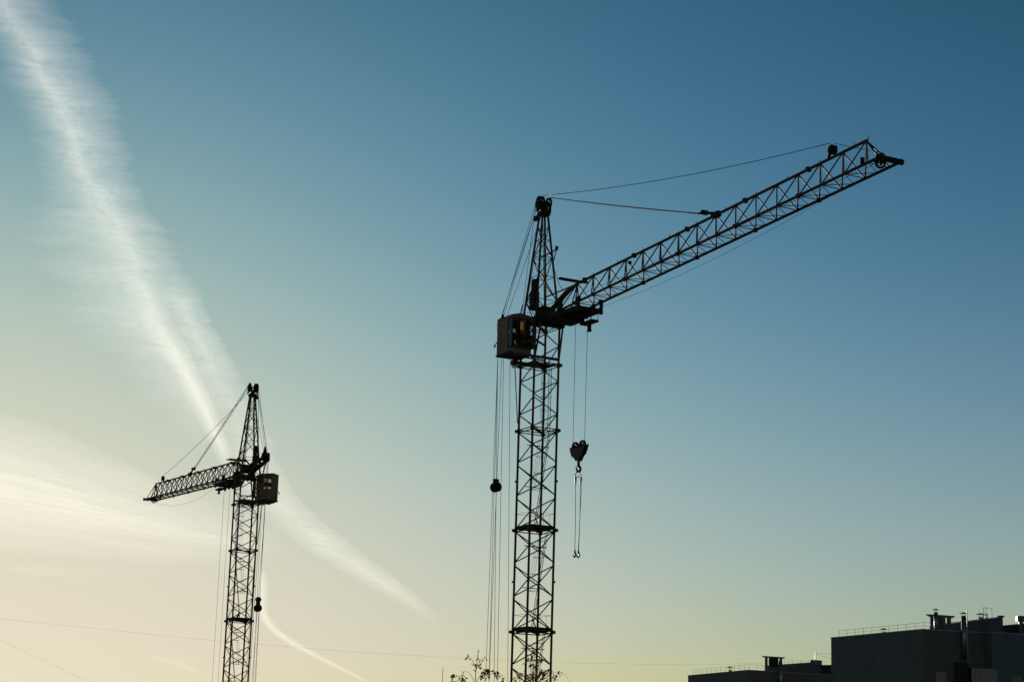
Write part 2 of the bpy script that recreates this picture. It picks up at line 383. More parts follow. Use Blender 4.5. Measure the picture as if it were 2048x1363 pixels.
def roof_slab(name, parent, pts, z, m):
    bm = bmesh.new(); bm.faces.new([bm.verts.new((x, y, z)) for x, y in pts]); return obj(name, finish(bm, name, m), parent)
def shaft(parent, c, dx, dy, w, dpt, z0, z1, open_z, over=0.3, solid=0.0):
    """square brick ventilation shaft under a concrete slab carried on corner piers"""
    dx = Vector((dx[0], dx[1], 0)).normalized(); dy = Vector((dy[0], dy[1], 0)).normalized(); c = Vector((c[0], c[1], 0))
    F = Matrix((dx, dy, (0, 0, 1))).transposed().to_4x4(); F.translation = c
    bm = bmesh.new(); bm_box(bm, -w / 2, w / 2, -dpt / 2, dpt / 2, z0, open_z); bmesh.ops.transform(bm, matrix=F, verts=bm.verts)
    me = finish(bm, 'vent_shaft', M_CONC); o = obj('vent_shaft', me, parent)
    if solid:
        bm = bmesh.new(); bm_box(bm, -w / 2 + 0.01, -w / 2 + w * solid, -dpt / 2 + 0.01, dpt / 2 - 0.01, open_z, z1); bmesh.ops.transform(bm, matrix=F, verts=bm.verts); obj('shaft_core', finish(bm, 'shaft_core', M_CONC), o)
    for sx in (-1, 1):
        for sy in (-1, 1):
            bm = bmesh.new(); t = 0.34; x0 = sx * (w / 2 - t / 2); y0 = sy * (dpt / 2 - t / 2)
            bm_box(bm, x0 - t / 2, x0 + t / 2, y0 - t / 2, y0 + t / 2, open_z, z1); bmesh.ops.transform(bm, matrix=F, verts=bm.verts)
            obj('pier', finish(bm, 'pier', M_CONC), o)
    bm = bmesh.new()
    bm_box(bm, -w / 2 - over * 0.5, w / 2 + over * 0.5, -dpt / 2 - over * 0.5, dpt / 2 + over * 0.5, z1, z1 + 0.14)
    bm_box(bm, -w / 2 - over, w / 2 + over, -dpt / 2 - over, dpt / 2 + over, z1 + 0.14, z1 + 0.32); bmesh.ops.transform(bm, matrix=F, verts=bm.verts)
    obj('cap_slab', finish(bm, 'cap_slab', M_CONC), o)
    return o

def near_block():
    H = 24.14; b = empty('apartment_block', (54.93, 262.0, -2.0)); G = -2.03
    inv = Matrix.Translation((-54.93, -262.0, 2.0))
    A, B, C_, D, E_ = (45.95, 280.43), (54.93, 262.0), (63.46, 264.23), (64.20, 262.93), (74.5, 267.85)
    Bk = (69.0, 292.0)
    parts = []
    def keep(o): parts.append(o); return o
    o, P1, d1, n1 = facade('wall', None, A, B, G, H, M_BRICK_G); keep(o); keep(coping(None, P1, 20.5, H))
    # window and glazed balcony side
    win = (1.82, 3.42, 16.9, 18.75)
    o, P2, d2, n2 = facade('wall', None, B, C_, G, H, M_BRICK_B, [win] + [(1.82, 3.42, win[2] - 3 * k, win[3] - 3 * k) for k in range(1, 5)]); keep(o)
    for k in range(5): window(o, P2, d2, n2, win[0], win[1], win[2] - 3 * k, win[3] - 3 * k)
    keep(coping(None, P2, 8.8, H))
    o, P3, d3, n3 = facade('wall', None, C_, D, G, H, M_BRICK_B); keep(o)
    bm = bmesh.new(); bm_obox(bm, P3(0.1, H + 0.06, -0.14), P3(1.40, H + 0.06, -0.14), 0.30, 0.09); keep(obj('parapet_coping', finish(bm, 'coping', M_FLASH)))
    win4 = (3.3, 5.1, 16.9, 18.65)
    o, P4, d4, n4 = facade('wall', None, D, E_, G, H, M_BRICK_G, [win4] + [(3.3, 5.1, 16.9 - 3 * k, 18.65 - 3 * k) for k in range(1, 5)]); keep(o)
    for k in range(5): window(o, P4, d4, n4, 3.3, 5.1, 16.9 - 3 * k, 18.65 - 3 * k)
    keep(coping(None, P4, 11.4, H))
    o, *_ = facade('wall', None, E_, Bk, G, H, M_BRICK_G); keep(o)
    o, *_ = facade('wall', None, Bk, A, G, H, M_BRICK_G); keep(o)
    keep(roof_slab('roof', None, [A, B, C_, D, E_, Bk], H - 0.35, M_BITUMEN))
    # railing set back behind the parapet of the two sides in view
    rl = [P1(1.4, H + 0.1, -0.35), P1(20.4, H + 0.1, -0.35), P2(2.6, H + 0.1, -0.45)]
    keep(railing(None, rl, 0.86, 1.9))
    keep(roof_vent(None, P1(11.0, H - 0.3, -0.9), 0.26, 1.10))
    # brick vent shaft with concrete cap, flue beside it
    cx = P2(3.8, 0, -2.3); keep(shaft(None, (cx.x, cx.y), d2, n1 * -1, 1.95, 1.25, H - 0.3, H + 1.95, H + 0.75, 0.32, 0.5))
    q = P2(2.45, 0, -1.0); keep(flue(None, (q.x, q.y), H - 0.3, H + 2.45, 0.27, True, False))
    # tall wall flue on the right-hand face
    q = P2(5.75, 0, 0.42); keep(flue(None, (q.x, q.y), H - 3.6, H + 2.05, 0.33))
    for z in (H - 0.6, H - 1.9, H - 3.2): keep(beam('flue_bracket', None, P2(5.75, z, 0.0), P2(5.75, z, 0.30), 0.08, 0.06, M_RAIL))
    bm = bmesh.new(); bm_obox(bm, P2(4.5, H - 6.5, 0.35), P2(6.1, H - 6.5, 0.35), 0.68, 4.9)
    keep(obj('flue_box', finish(bm, 'flue_box', M_BITUMEN)))
    # glazed balcony
    bm = bmesh.new(); bm_obox(bm, P2(6.12, H - 4.72, 0.80), P2(9.85, H - 4.72, 0.80), 1.58, 0.14); me = finish(bm, 'balcony_roof', M_CONC)
    bal = keep(obj('glazed_balcony', me))
    bm = bmesh.new(); bm_obox(bm, P2(6.2, H - 7.6, 0.77), P2(9.75, H - 7.6, 0.77), 1.5, 1.3); obj('balcony_parapet', finish(bm, 'balcony_parapet', M_CONC), bal)
    for k in range(6): 
        s = 6.25 + 3.5 * k / 5; bm = bmesh.new(); bm_obox(bm, P2(s, H - 6.9, 1.5), P2(s, H - 4.8, 1.5), 0.09, 0.09); obj('mullion', finish(bm, 'mullion', M_PVC), bal)
    for z in (H - 6.85, H - 4.86):
        bm = bmesh.new(); bm_obox(bm, P2(6.32, z, 1.5), P2(9.68, z, 1.5), 0.07, 0.08); obj('transom', finish(bm, 'transom', M_PVC), bal)
    for k in range(5):
        s = 6.25 + 3.5 * k / 5 + 0.06; bm = bmesh.new()
        bm.faces.new([bm.verts.new(P2(*t, 1.48)) for t in ((s, H - 6.8), (s + 0.58, H - 6.8), (s + 0.58, H - 4.92), (s, H - 4.92))]); obj('pane', finish(bm, 'pane', M_PGLASS), bal)
    # stair penthouse with ladder, hatch frame, vents
    a0 = P2(3.2, 0, -4.6); pd = d2
    def Q(s, o_, z): v = Vector((a0.x, a0.y, 0)) + Vector((pd.x, pd.y, 0)) * s + Vector((-n2.x, -n2.y, 0)) * o_; return (v.x, v.y, z)
    hp0, hp1 = H + 1.32, H + 2.69
    bm = bmesh.new(); uvl = bm.loops.layers.uv.new('UVMap'); loop = [(2.4, 0), (11.0, 0), (11.0, 4.5), (2.4, 4.5)]
    top = [hp0, hp1, hp1, hp0]
    vb = [bm.verts.new(Q(s, o_, H - 0.4)) for s, o_ in loop]; vt = [bm.verts.new(Q(s, o_, z)) for (s, o_), z in zip(loop, top)]
    for i in range(4): bm.faces.new((vb[i], vb[(i + 1) % 4], vt[(i + 1) % 4], vt[i]))
    bm.faces.new(vt)
    pent = keep(obj('penthouse', finish(bm, 'penthouse', M_BRICK_G)))
    bm = bmesh.new(); bm_obox(bm, Q(2.3, 0.0, hp0 + 0.06), Q(11.05, 0.0, hp1 + 0.06), 0.3, 0.10); obj('coping', finish(bm, 'coping', M_FLASH), pent)
    bm = bmesh.new(); bm_obox(bm, Q(10.3, -0.02, hp1 + 0.08), Q(11.1, -0.02, hp1 + 0.08), 0.5, 0.22); obj('corner_block', finish(bm, 'corner_block', M_CONC), pent)
    lad = keep(obj('roof_ladder', finish(poly_tube([Q(8.0, -0.18, H - 0.2), Q(8.0, -0.18, H + 3.85)], 0.045, 6), 'ladder_rail', M_RAIL)))
    bar('ladder_rail', lad, Q(8.42, -0.18, H - 0.2), Q(8.42, -0.18, H + 3.80), 0.03, M_RAIL, 6)
    for k in range(9): bar('rung', lad, Q(8.0, -0.18, H + 0.1 + 0.38 * k), Q(8.42, -0.18, H + 0.1 + 0.38 * k), 0.018, M_RAIL, 6)
    fr = keep(obj('hatch_frame', finish(poly_tube([Q(7.55, 0.3, H + 2.0), Q(7.55, 0.3, H + 3.66), Q(8.3, 0.3, H + 3.68)], 0.035, 6), 'hatch_frame', M_RAIL)))
    fr2 = obj('hatch_rail', finish(poly_tube([Q(8.3, 0.3, H + 3.85), Q(9.55, 0.3, H + 3.85), Q(9.55, 0.3, H + 2.2)], 0.035, 6), 'hatch_rail', M_RAIL), fr)
    keep(roof_vent(None, Q(8.15, 0.9, H + 2.0), 0.36, 1.15)); keep(roof_vent(None, Q(9.1, 0.9, H + 2.2), 0.15, 0.9))
    # lower brown roof on the right with a square vent hood
    bm = bmesh.new(); ll = [(11.0, 0.6), (16.5, 0.6), (16.5, 5), (11.0, 5)]; tz = [H + 1.6, H + 2.4, H + 2.4, H + 1.6]
    vb = [bm.verts.new(Q(s, o_, H - 0.4)) for s, o_ in ll]; vt = [bm.verts.new(Q(s, o_, z)) for (s, o_), z in zip(ll, tz)]
    for i in range(4): bm.faces.new((vb[i], vb[(i + 1) % 4], vt[(i + 1) % 4], vt[i]))
    bm.faces.new(vt); keep(obj('stair_roof', finish(bm, 'stair_roof', mat('brown_roof_sheet', (0.075, 0.05, 0.035), (0.045, 0.03, 0.022), rough=0.7))))
    bm = bmesh.new(); p = Vector(Q(13.5, -0.25, 0)); bm_box(bm, p.x - 0.26, p.x + 0.26, p.y - 0.26, p.y + 0.26, H - 0.2, H + 2.2); bm_box(bm, p.x - 0.52, p.x + 0.52, p.y - 0.52, p.y + 0.52, H + 2.2, H + 2.95)
    keep(obj('vent_hood', finish(bm, 'vent_hood', M_HOOD)))
    for o in parts: o.parent = b; o.matrix_parent_inverse = inv
    tag(b, 'near brick apartment block at the right edge with glazed balcony and tall wall flue', 'building', 'apartment blocks')
    return b

def far_block():
    H = 26.87; G = -2.03; b = empty('apartment_block', (49.08, 400.0, -2.0)); inv = Matrix.Translation((-49.08, -400.0, 2.0)); parts = []
    def keep(o): parts.append(o); return o
    A, B, C_ = (39.31, 424.46), (49.08, 400.0), (75.0, 411.4); Bk = (66.0, 438.0)
    o, P1, d1, n1 = facade('wall', None, A, B, G, H, M_BRICK_G); keep(o); keep(coping(None, P1, 26.3, H))
    o, P2, d2, n2 = facade('wall', None, B, C_, G, H, M_BRICK_B); keep(o); keep(coping(None, P2, 28.3, H))
    o, *_ = facade('wall', None, C_, Bk, G, H, M_BRICK_G); keep(o)
    o, *_ = facade('wall', None, Bk, A, G, H, M_BRICK_G); keep(o)
    keep(roof_slab('roof', None, [A, B, C_, Bk], H - 0.4, M_BITUMEN))
    keep(railing(None, [P1(1.6, H + 0.1, -0.35), P1(26.0, H + 0.1, -0.35), P2(3.9, H + 0.1, -0.5)], 1.05, 2.0))
    keep(railing(None, [P2(10.5, H + 1.9, -3.6), P2(16.5, H + 2.0, -3.9)], 0.9, 2.0))
    keep(roof_vent(None, P1(16.9, H - 0.3, -0.9), 0.40, 1.5))
    cx = P2(6.95, 0, -1.9); keep(shaft(None, (cx.x, cx.y), d2, n1 * -1, 2.3, 1.75, H - 0.4, H + 2.85, H + 1.1, 0.36))
    bm = bmesh.new(); c2 = Matrix.Translation((cx.x, cx.y, 0)) @ Matrix.Rotation(math.atan2(d2.y, d2.x), 4, 'Z'); bm_box(bm, -0.78, 0.78, -0.62, 0.62, H + 1.1, H + 2.85); bmesh.ops.transform(bm, matrix=c2, verts=bm.verts); keep(obj('shaft_shade_fill', finish(bm, 'shaft_shade_fill', M_DARK)))  # near-black box fills the shaft; its colour stands in for shade in the openings
    q = P2(7.1, 0, 0.5); keep(flue(None, (q.x, q.y), H - 4.5, H + 2.15, 0.36, False, False))
    def Q(s, o_, z): v = P2(s, 0, -o_); return (v.x, v.y, z)
    bm = bmesh.new(); ll = [(9.9, 3.4), (19.1, 3.4), (19.1, 9), (9.9, 9)]; tz = [H + 1.85, H + 2.85, H + 2.85, H + 1.85]
    vb = [bm.verts.new(Q(s, o_, H - 0.4)) for s, o_ in ll]; vt = [bm.verts.new(Q(s, o_, z)) for (s, o_), z in zip(ll, tz)]
    for i in range(4): bm.faces.new((vb[i], vb[(i + 1) % 4], vt[(i + 1) % 4], vt[i]))
    bm.faces.new(vt); keep(obj('penthouse', finish(bm, 'penthouse', M_BRICK_G)))
    bm = bmesh.new(); bm_obox(bm, Q(16.75, 3.35, H + 2.55), Q(19.15, 3.35, H + 2.55), 0.6, 1.1); keep(obj('penthouse_corner', finish(bm, 'penthouse_corner', M_CONC)))
    bm = bmesh.new(); bm_obox(bm, Q(19.2, 4.5, H + 1.95), Q(25, 4.5, H + 2.3), 3.0, 0.5); bm_obox(bm, Q(19.2, 4.5, H + 0.7), Q(25, 4.5, H + 0.8), 2.6, 2.0); keep(obj('stair_roof', finish(bm, 'stair_roof', M_BITUMEN)))
    keep(bar('aerial_mast', None, Q(17.6, 3.0, H + 2.4), Q(17.6, 3.0, H + 4.6), 0.11, M_TIN, 8))
    keep(rope('aerial_guy', None, [Q(17.6, 3.0, H + 4.4), Q(24.5, 3.2, H + 2.9)], 0.02, M_WIRE))
    keep(rope('aerial_guy', None, [Q(17.6, 3.0, H + 4.5), Q(24.5, 3.2, H + 4.7)], 0.016, M_WIRE))
    for o in parts: o.parent = b; o.matrix_parent_inverse = inv
    tag(b, 'lower distant apartment block with capped vent shaft, left of the near block', 'building', 'apartment blocks')
    return b
near_block(); far_block()

# ------------------------------------------------------------------ tower crane (local frame: +x along the jib, cab on the -y side)
RINGS = (31.77, 27.01, 19.86, 12.71, 5.55)
CN, CR, CF, CL = (1, -1), (1, 1), (-1, 1), (-1, -1)         # the four mast legs in plan
FACES = ((CN, CR), (CR, CF), (CF, CL), (CL, CN))
LEG, BR = 0.085, 0.042
def P3(c, z, k=1.0): return (c[0] * k, c[1] * k, z)
def mast_section(crane, zlo, zhi, bays, whole, ring=True):
    """whole = the pair of opposite legs whose brace nodes sit at whole bays"""
    s = empty('mast_section'); s.parent = crane
    for c in (CN, CR, CF, CL):
        bm = bmesh.new(); bm_tube(bm, P3(c, zhi - 0.15), P3(c, zhi + 0.15), 0.145, 10)
        bm_box(bm, c[0] * 1.12 - 0.09, c[0] * 1.12 + 0.09, c[1] * 1.12 - 0.09, c[1] * 1.12 + 0.09, zhi - 0.10, zhi + 0.10)
        obj('collar', finish(bm, 'collar', M_STEEL), s)
    for c in (CN, CR, CF, CL): bar('leg', s, P3(c, zlo), P3(c, zhi), LEG, M_STEEL, 10)
    h = (zhi - zlo) / bays
    for a, b in FACES:
        if a not in whole: a, b = b, a
        for i in range(bays):
            m = P3(b, zhi - h * (i + 0.5))
            bar('brace', s, P3(a, zhi - h * i - 0.12), m, BR); bar('brace', s, m, P3(a, zhi - h * (i + 1) + 0.12), BR)
    if ring:
        for a, b in FACES:
            for dz in (-0.09, 0.09): bar('ring_bar', s, P3(a, zhi + dz), P3(b, zhi + dz), 0.038)
        bar('ring_diagonal', s, P3(CN, zhi), P3(CF, zhi), 0.075)
    if bays > 2:
        for c in (CL, CR): block('cable_clip', s, c[0] * 1.09 - 0.04, c[0] * 1.09 + 0.04, c[1] * 1.09 - 0.04, c[1] * 1.09 + 0.04, zhi - h * 1.56, zhi - h * 1.56 + 0.14, M_STEEL_D)
    return s
def deck(crane, z, rails=True, hatch=True, n=range(8), toe=True):
    d = empty('platform'); d.parent = crane
    for y in (-0.7, 0.0, 0.7): block('joist', d, -0.98, 0.98, y - 0.05, y + 0.05, z - 0.02, z + 0.09, M_STEEL_D)
    for i in n:
        x0 = -0.93 + 0.232 * i
        y1 = 0.93 if not (hatch and i in (4, 5)) else 0.25
        block('plank', d, x0, x0 + 0.222, -0.93, y1, z + 0.10, z + 0.145, M_STEEL_D)
    for a, b in (FACES if toe else ()): beam('toe_board', d, P3(a, z + 0.20, 0.93), P3(b, z + 0.20, 0.93), 0.03, 0.20, M_STEEL_D)
    if hatch: beam('hatch_lid', d, (0.22, 0.25, z + 0.16), (0.02, -0.02, z + 0.92), 0.46, 0.05, M_STEEL_D)
    if rails:
        for a, b in FACES: bar('guard_rail', d, P3(a, z + 1.15, 0.97), P3(b, z + 1.15, 0.97), 0.012, M_STEEL_D, 5)
        for c in ((0.97, 0.1), (0.3, 0.97)): bar('guard_post', d, (c[0], c[1], z + 0.1), (c[0], c[1], z + 1.15), 0.012, M_STEEL_D, 5)
    return d
def ladder(crane, a, b, side, out, hoops=(), rung=0.3, r=0.022, hr=0.34):
    """rails from a to b, side = half-width vector, out = direction of the safety cage"""
    a = Vector(a); b = Vector(b); side = Vector(side); out = Vector(out).normalized()
    n = int((a - b).length / rung); bm = bmesh.new()
    for i in range(1, n): q = a.lerp(b, i / n); bm_tube(bm, q - side, q + side, 0.011, 5)
    l = empty('ladder'); l.parent = crane
    rg = obj('rungs', finish(bm, 'rungs', M_STEEL_D), l); rg['kind'] = 'stuff'
    for s in (-1, 1): bar('ladder_rail', l, a + side * s, b + side * s, r, M_STEEL_D, 6)
    sd = side.normalized(); ax = (b - a).normalized()
    if hoops:
        pts = []
        for t in hoops:
            q = a.lerp(b, t); ring = []
            for k in range(13):
                an = PI * k / 12; ring.append(q + side * math.cos(an) * (hr / side.length) * 0.9 + out * (math.sin(an) * hr * 2.1))
            obj('cage_hoop', finish(poly_tube(ring, 0.014, 5), 'cage_hoop', M_STEEL_D), l); pts.append(ring)
        for k in (3, 6, 9): bar('cage_strip', l, pts[0][k], pts[-1][k], 0.010, M_STEEL_D, 5)
    return l

TAPER0, TAPER1, KTOP = 34.6, 43.15, 0.22
def khead(z): return 1.0 + (KTOP - 1.0) * (z - TAPER0) / (TAPER1 - TAPER0)

def build_crane():
    c = empty('tower_crane')
    # --- mast
    WN, WR = (CN, CF), (CR, CL)
    top = mast_section(c, RINGS[0], TAPER0, 1, WN, ring=True)
    mast_section(c, RINGS[1], RINGS[0], 2, WN); mast_section(c, RINGS[2], RINGS[1], 3, WR)
    mast_section(c, RINGS[3], RINGS[2], 3, WR); mast_section(c, RINGS[4], RINGS[3], 3, WR)
    deck(c, RINGS[2]); deck(c, RINGS[3]); deck(c, RINGS[0] + 0.02, rails=False, hatch=False, n=(2, 3, 4, 5), toe=False); deck(c, RINGS[4])
    ladder(c, (0.08, 0.86, 31.7), (0.08, 0.86, 27.0), (0.17, 0, 0), (0, -1, 0), (0.05, 0.25, 0.46, 0.67, 0.88))
    for zt, zb in ((27.0, 20.0), (19.8, 12.85), (12.65, 5.6)):
        ladder(c, (0.35, 0.78, zt), (0.10, -0.10, zb), (0.17, -0.03, 0), (-0.2, -1, 0), (0.10, 0.27, 0.44, 0.61))
        bar('ladder_tie', c, (0.1, 0.95, zt - 1.1), (0.1, -0.9, zt - 1.1), 0.032); bar('ladder_tie', c, (0.1, 0.95, zb + 2.9), (0.1, -0.95, zb + 2.9), 0.028)
    # --- slewing frame, counterweight and undercarriage below the picture
    bm = bmesh.new(); bm_box(bm, -5.4, 2.2, -1.4, 1.4, 1.75, 2.25); bm_box(bm, -1.3, 1.3, -1.3, 1.3, 2.25, 2.7)
    sl = obj('slewing_frame', finish(bm, 'slewing_frame', M_STEEL), c)
    for q in (CN, CR, CF, CL): bar('leg', sl, P3(q, 2.25), P3(q, RINGS[4]), LEG, M_STEEL, 10)
    for i in range(3): block('counterweight', sl, -5.3 + 0.75 * i, -4.6 + 0.75 * i, -1.35, 1.35, 2.26, 4.6, M_CONC)
    bm = bmesh.new(); bm_tube(bm, (0, 0, 1.3), (0, 0, 1.74), 1.3, 24)
    for sx in (-1, 1):
        for sy in (-1, 1): bm_obox(bm, (0, 0, 1.1), (2.6 * sx, 2.6 * sy, 0.75), 0.5, 0.5); bm_box(bm, 2.6 * sx - 0.8, 2.6 * sx + 0.8, 2.6 * sy - 0.25, 2.6 * sy + 0.25, 0.02, 0.7)
    obj('undercarriage', finish(bm, 'undercarriage', M_STEEL), c)
    # --- tower head
    bm = bmesh.new(); bm_box(bm, -0.36, 0.36, -0.36, 0.36, 43.05, 43.35); bm_box(bm, -0.30, 0.30, -0.10, 0.10, 43.3, 43.75)
    for y in (-0.50, -0.14, 0.14, 0.50): bm_box(bm, -0.20, 0.20, y - 0.02, y + 0.02, 43.3, 44.1)
    bm_box(bm, -0.75, -0.30, -0.44, -0.20, 42.75, 43.1)
    hd = obj('tower_head', finish(bm, 'head_block', M_STEEL_D), c)
    for q in (CN, CR, CF, CL): bar('leg', hd, P3(q, TAPER0), P3(q, TAPER1, KTOP), 0.082, M_STEEL, 10)
    lv = (34.6, 36.55, 38.35, 39.85, 41.15, 42.3)
    for j, z in enumerate(lv[1:5]):
        for a, b in FACES: bar('ring_bar', hd, P3(a, z, khead(z)), P3(b, z, khead(z)), 0.026)
    for j in range(5):
        z0, z1 = lv[j], lv[j + 1]
        for i, (a, b) in enumerate(FACES):
            if (i + j) % 2: a, b = b, a
            bar('brace', hd, P3(a, z0, khead(z0)), P3(b, z1, khead(z1)), 0.034 if j > 2 else 0.040)
    for a, b in (FACES[0], FACES[2]): bar('brace', hd, P3(b, lv[0], 1), P3(a, lv[1], khead(lv[1])), 0.038)
    bar('axle', hd, (0, -0.62, 44.0), (0, 0.62, 44.0), 0.07, M_STEEL_D, 10)
    for y in (-0.42, -0.24, 0.36): sheave('head_sheave', hd, (0, y, 44.0), 0.5, 0.10)
    bm = bmesh.new(); bm_box(bm, 0.10, 0.75, -1.06, -0.60, 35.75, 37.05); bm_box(bm, 0.14, 0.66, -0.96, -0.60, 37.12, 38.0); obj('electrical_cabinet', finish(bm, 'electrical_cabinet', M_STEEL_D), hd)
    lp = obj('lamp_bracket', finish(poly_tube([(0.5, -0.55, 39.6), (2.0, 0.0, 40.05)], 0.05, 6), 'lamp_bracket', M_STEEL), hd)
    bar('stay', lp, (2.0, 0.0, 40.05), (0.62, 0.52, 39.35), 0.04); block('lamp', lp, 1.95, 2.12, -0.08, 0.08, 40.0, 40.28, M_STEEL_D)
    ladder(hd, (-0.15, 0.12, 42.6), (-0.3, 0.55, 35.4), (0.15, 0, 0), (0, 1, 0))
    rope('loose_cable', hd, sag((0.62, 0.52, 39.35), (2.9, 0.35, 36.6), 0.35), 0.020); rope('loose_cable', hd, sag((0.55, -0.5, 39.4), (0.3, 0.6, 37.2), 0.5), 0.016)
    # --- rear strut carrying the counter ropes
    bm = bmesh.new()
    for y in (-1, 1): bm_obox(bm, (1.6, 0.62 * y, 35.05), (-5.7, 0.36 * y, 35.75), 0.20, 0.30)
    for k in range(6): x = 0.6 - 1.15 * k; zz = 35.14 + 0.0959 * (0.6 - x) ; bm_obox(bm, (x, -0.6, zz), (x, 0.6, zz), 0.14, 0.16)
    st = obj('rear_strut', finish(bm, 'strut_beams', M_STEEL_D), c)
    for y in (-1, 1):
        beam('strut_brace', st, (-4.7, 0.40 * y, 35.6), (-1.0, 0.98 * y, 33.6), 0.10, 0.14); beam('strut_brace', st, (-2.6, 0.45 * y, 35.3), (-1.0, 0.98 * y, 36.4), 0.07, 0.07)
    for y in (-0.22, 0.22): sheave('strut_sheave', st, (-5.7, y, 35.95), 0.44, 0.12)
    bm = bmesh.new(); bm_box(bm, -5.95, -5.45, -0.36, -0.31, 35.6, 36.3); bm_box(bm, -5.95, -5.45, 0.31, 0.36, 35.6, 36.3); obj('sheave_cheek', finish(bm, 'sheave_cheek', M_STEEL_D), st)
    bk = obj('counter_block', finish(poly_tube([(-6.35, 0.30, 36.9), (-6.35, 0.30, 36.2), (-6.36, 0.30, 35.5), (-6.37, 0.30, 35.1)], [0.07, 0.24, 0.26, 0.10], 8), 'counter_block', M_STEEL_D), c)
    for y in (0.10, 0.50): sheave('block_sheave', bk, (-6.35, y, 35.75), 0.36, 0.14)
    # --- operator's cab
    x0, x1, y0, y1, z0, z1 = -1.0, 1.15, -3.0, -1.22, 32.32, 34.95; t = 0.05
    bm = bmesh.new()
    bm_box(bm, x0, 0.50, y0, y0 + t, z0, z1)                                     # outer side wall
    bm_box(bm, x0, 0.62, y1 - t, y1, z0, z1)                                     # inner side wall
    yw0, yw1, zw0, zw1 = -2.30, -1.50, 33.35, 34.70                              # rear window opening
    bm_box(bm, x0, x0 + t, y0 + t, yw0, z0, z1); bm_box(bm, x0, x0 + t, yw1, y1 - t, z0, z1)
    bm_box(bm, x0, x0 + t, yw0, yw1, z0, zw0); bm_box(bm, x0, x0 + t, yw0, yw1, zw1, z1)
    bm_obox(bm, (x1 - 0.28, y0 + 0.02, z0 + 0.17), (x1 - 0.28, y1 - 0.02, z0 + 0.17), 0.06, 0.34)   # sloping toe panel
    bm_box(bm, 0.45, 0.86, y0, y0 + t, z0, z0 + 0.30)
    bm_box(bm, 0.50, x1, y0, y0 + t, z1 - 0.16, z1); bm_box(bm, x1 - t, x1, y0 + t, y1, z1 - 0.16, z1); bm_box(bm, 0.62, x1, y1 - t, y1, z1 - 0.16, z1)
    cab = obj('cab', finish(bm, 'cab_walls', M_CAB), c)
    ribs = bmesh.new()
    for xx in (-0.99, -0.48, 0.02, 0.49): bm_box(ribs, xx - 0.02, xx + 0.02, y0 - 0.012, y0, z0, z1)
    obj('wall_seam', finish(ribs, 'wall_seam', M_CAB), cab)
    bm = bmesh.new(); vs = [bm.verts.new(p) for p in ((x0 - .08, y0 - .08, z1), (x1 + .1, y0 - .08, z1), (x1 + .1, y1 + .08, z1), (x0 - .08, y1 + .08, z1), (x0 - .08, (y0 + y1) / 2 - .3, z1 + 0.17), (x1 + .1, (y0 + y1) / 2 - .3, z1 + 0.17))]
    for f in ((0, 1, 5, 4), (3, 4, 5, 2), (0, 4, 3), (1, 2, 5), (0, 3, 2, 1)): bm.faces.new([vs[i] for i in f])
    obj('cab_roof', finish(bm, 'cab_roof', M_CABROOF), cab)
    bm = bmesh.new(); bm_box(bm, x0 - 0.06, x1 - 0.22, y0 - 0.06, y1 + 0.06, z0 - 0.12, z0)
    obj('cab_floor', finish(bm, 'cab_floor', M_STEEL_D), cab)
    # glazing: two rows, side bay and three bays in front
    bm = bmesh.new(); q = 0.035; zs = (z0 + 0.36, z0 + 1.30, z1 - 0.16)
    cols = [((0.52, y0 + q), (1.12, y0 + q))] + [((x1 - q, y0 + 0.04 + 0.60 * k), (x1 - q, y0 + 0.04 + 0.60 * (k + 1))) for k in range(3)] + [((1.12, y1 - q), (0.62, y1 - q))]
    for (a, b) in cols:
        for e in (a, b): bm_box(bm, e[0] - q, e[0] + q, e[1] - q, e[1] + q, zs[0], zs[2])
        for z in zs[:2]: bm_obox(bm, (a[0], a[1], z), (b[0], b[1], z), 0.06, 0.07)
    wf = obj('window_frame', finish(bm, 'window_frame', M_FRAME), cab)
    for (a, b) in cols:
        for r_ in (0, 1):
            g = bmesh.new(); A = Vector((a[0], a[1], 0)); B = Vector((b[0], b[1], 0)); A, B = A.lerp(B, 0.06), B.lerp(A, 0.06)
            g.faces.new([g.verts.new(v) for v in ((A.x, A.y, zs[r_] + .04), (B.x, B.y, zs[r_] + .04), (B.x, B.y, zs[r_ + 1] - .03), (A.x, A.y, zs[r_ + 1] - .03))])
            obj('pane', finish(g, 'pane', M_GLASS), wf)
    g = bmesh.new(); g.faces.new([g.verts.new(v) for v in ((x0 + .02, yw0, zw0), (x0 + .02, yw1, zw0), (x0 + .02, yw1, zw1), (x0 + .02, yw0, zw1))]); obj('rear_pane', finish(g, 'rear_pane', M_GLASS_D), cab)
    bm = bmesh.new()
    for z in (zw0, zw1): bm_box(bm, x0 - 0.015, x0 + 0.03, yw0 - .03, yw1 + .03, z - .03, z + .03)
    bm_box(bm, x0 - 0.012, x0 + 0.03, yw0, yw1, 33.66, 34.12); bm_box(bm, x0 - 0.014, x0 + 0.035, -1.93, -1.85, zw0 + .03, zw1 - .03)  # wide mid panel added to split the bright window into two slots; then the mullion
    obj('rear_frame_and_panel', finish(bm, 'rear_frame_and_panel', M_FRAME), cab)
    g = bmesh.new(); n_ = 10
    row = [[g.verts.new((0.92 + 0.03 * math.sin(i * 2.2), -2.22 + 0.062 * i, z)) for i in range(n_)] for z in (33.72, 34.72)]
    for i in range(n_ - 1): g.faces.new((row[0][i], row[0][i + 1], row[1][i + 1], row[1][i]))
    obj('sun_blind', finish(g, 'sun_blind', M_CLOTH, True), cab)
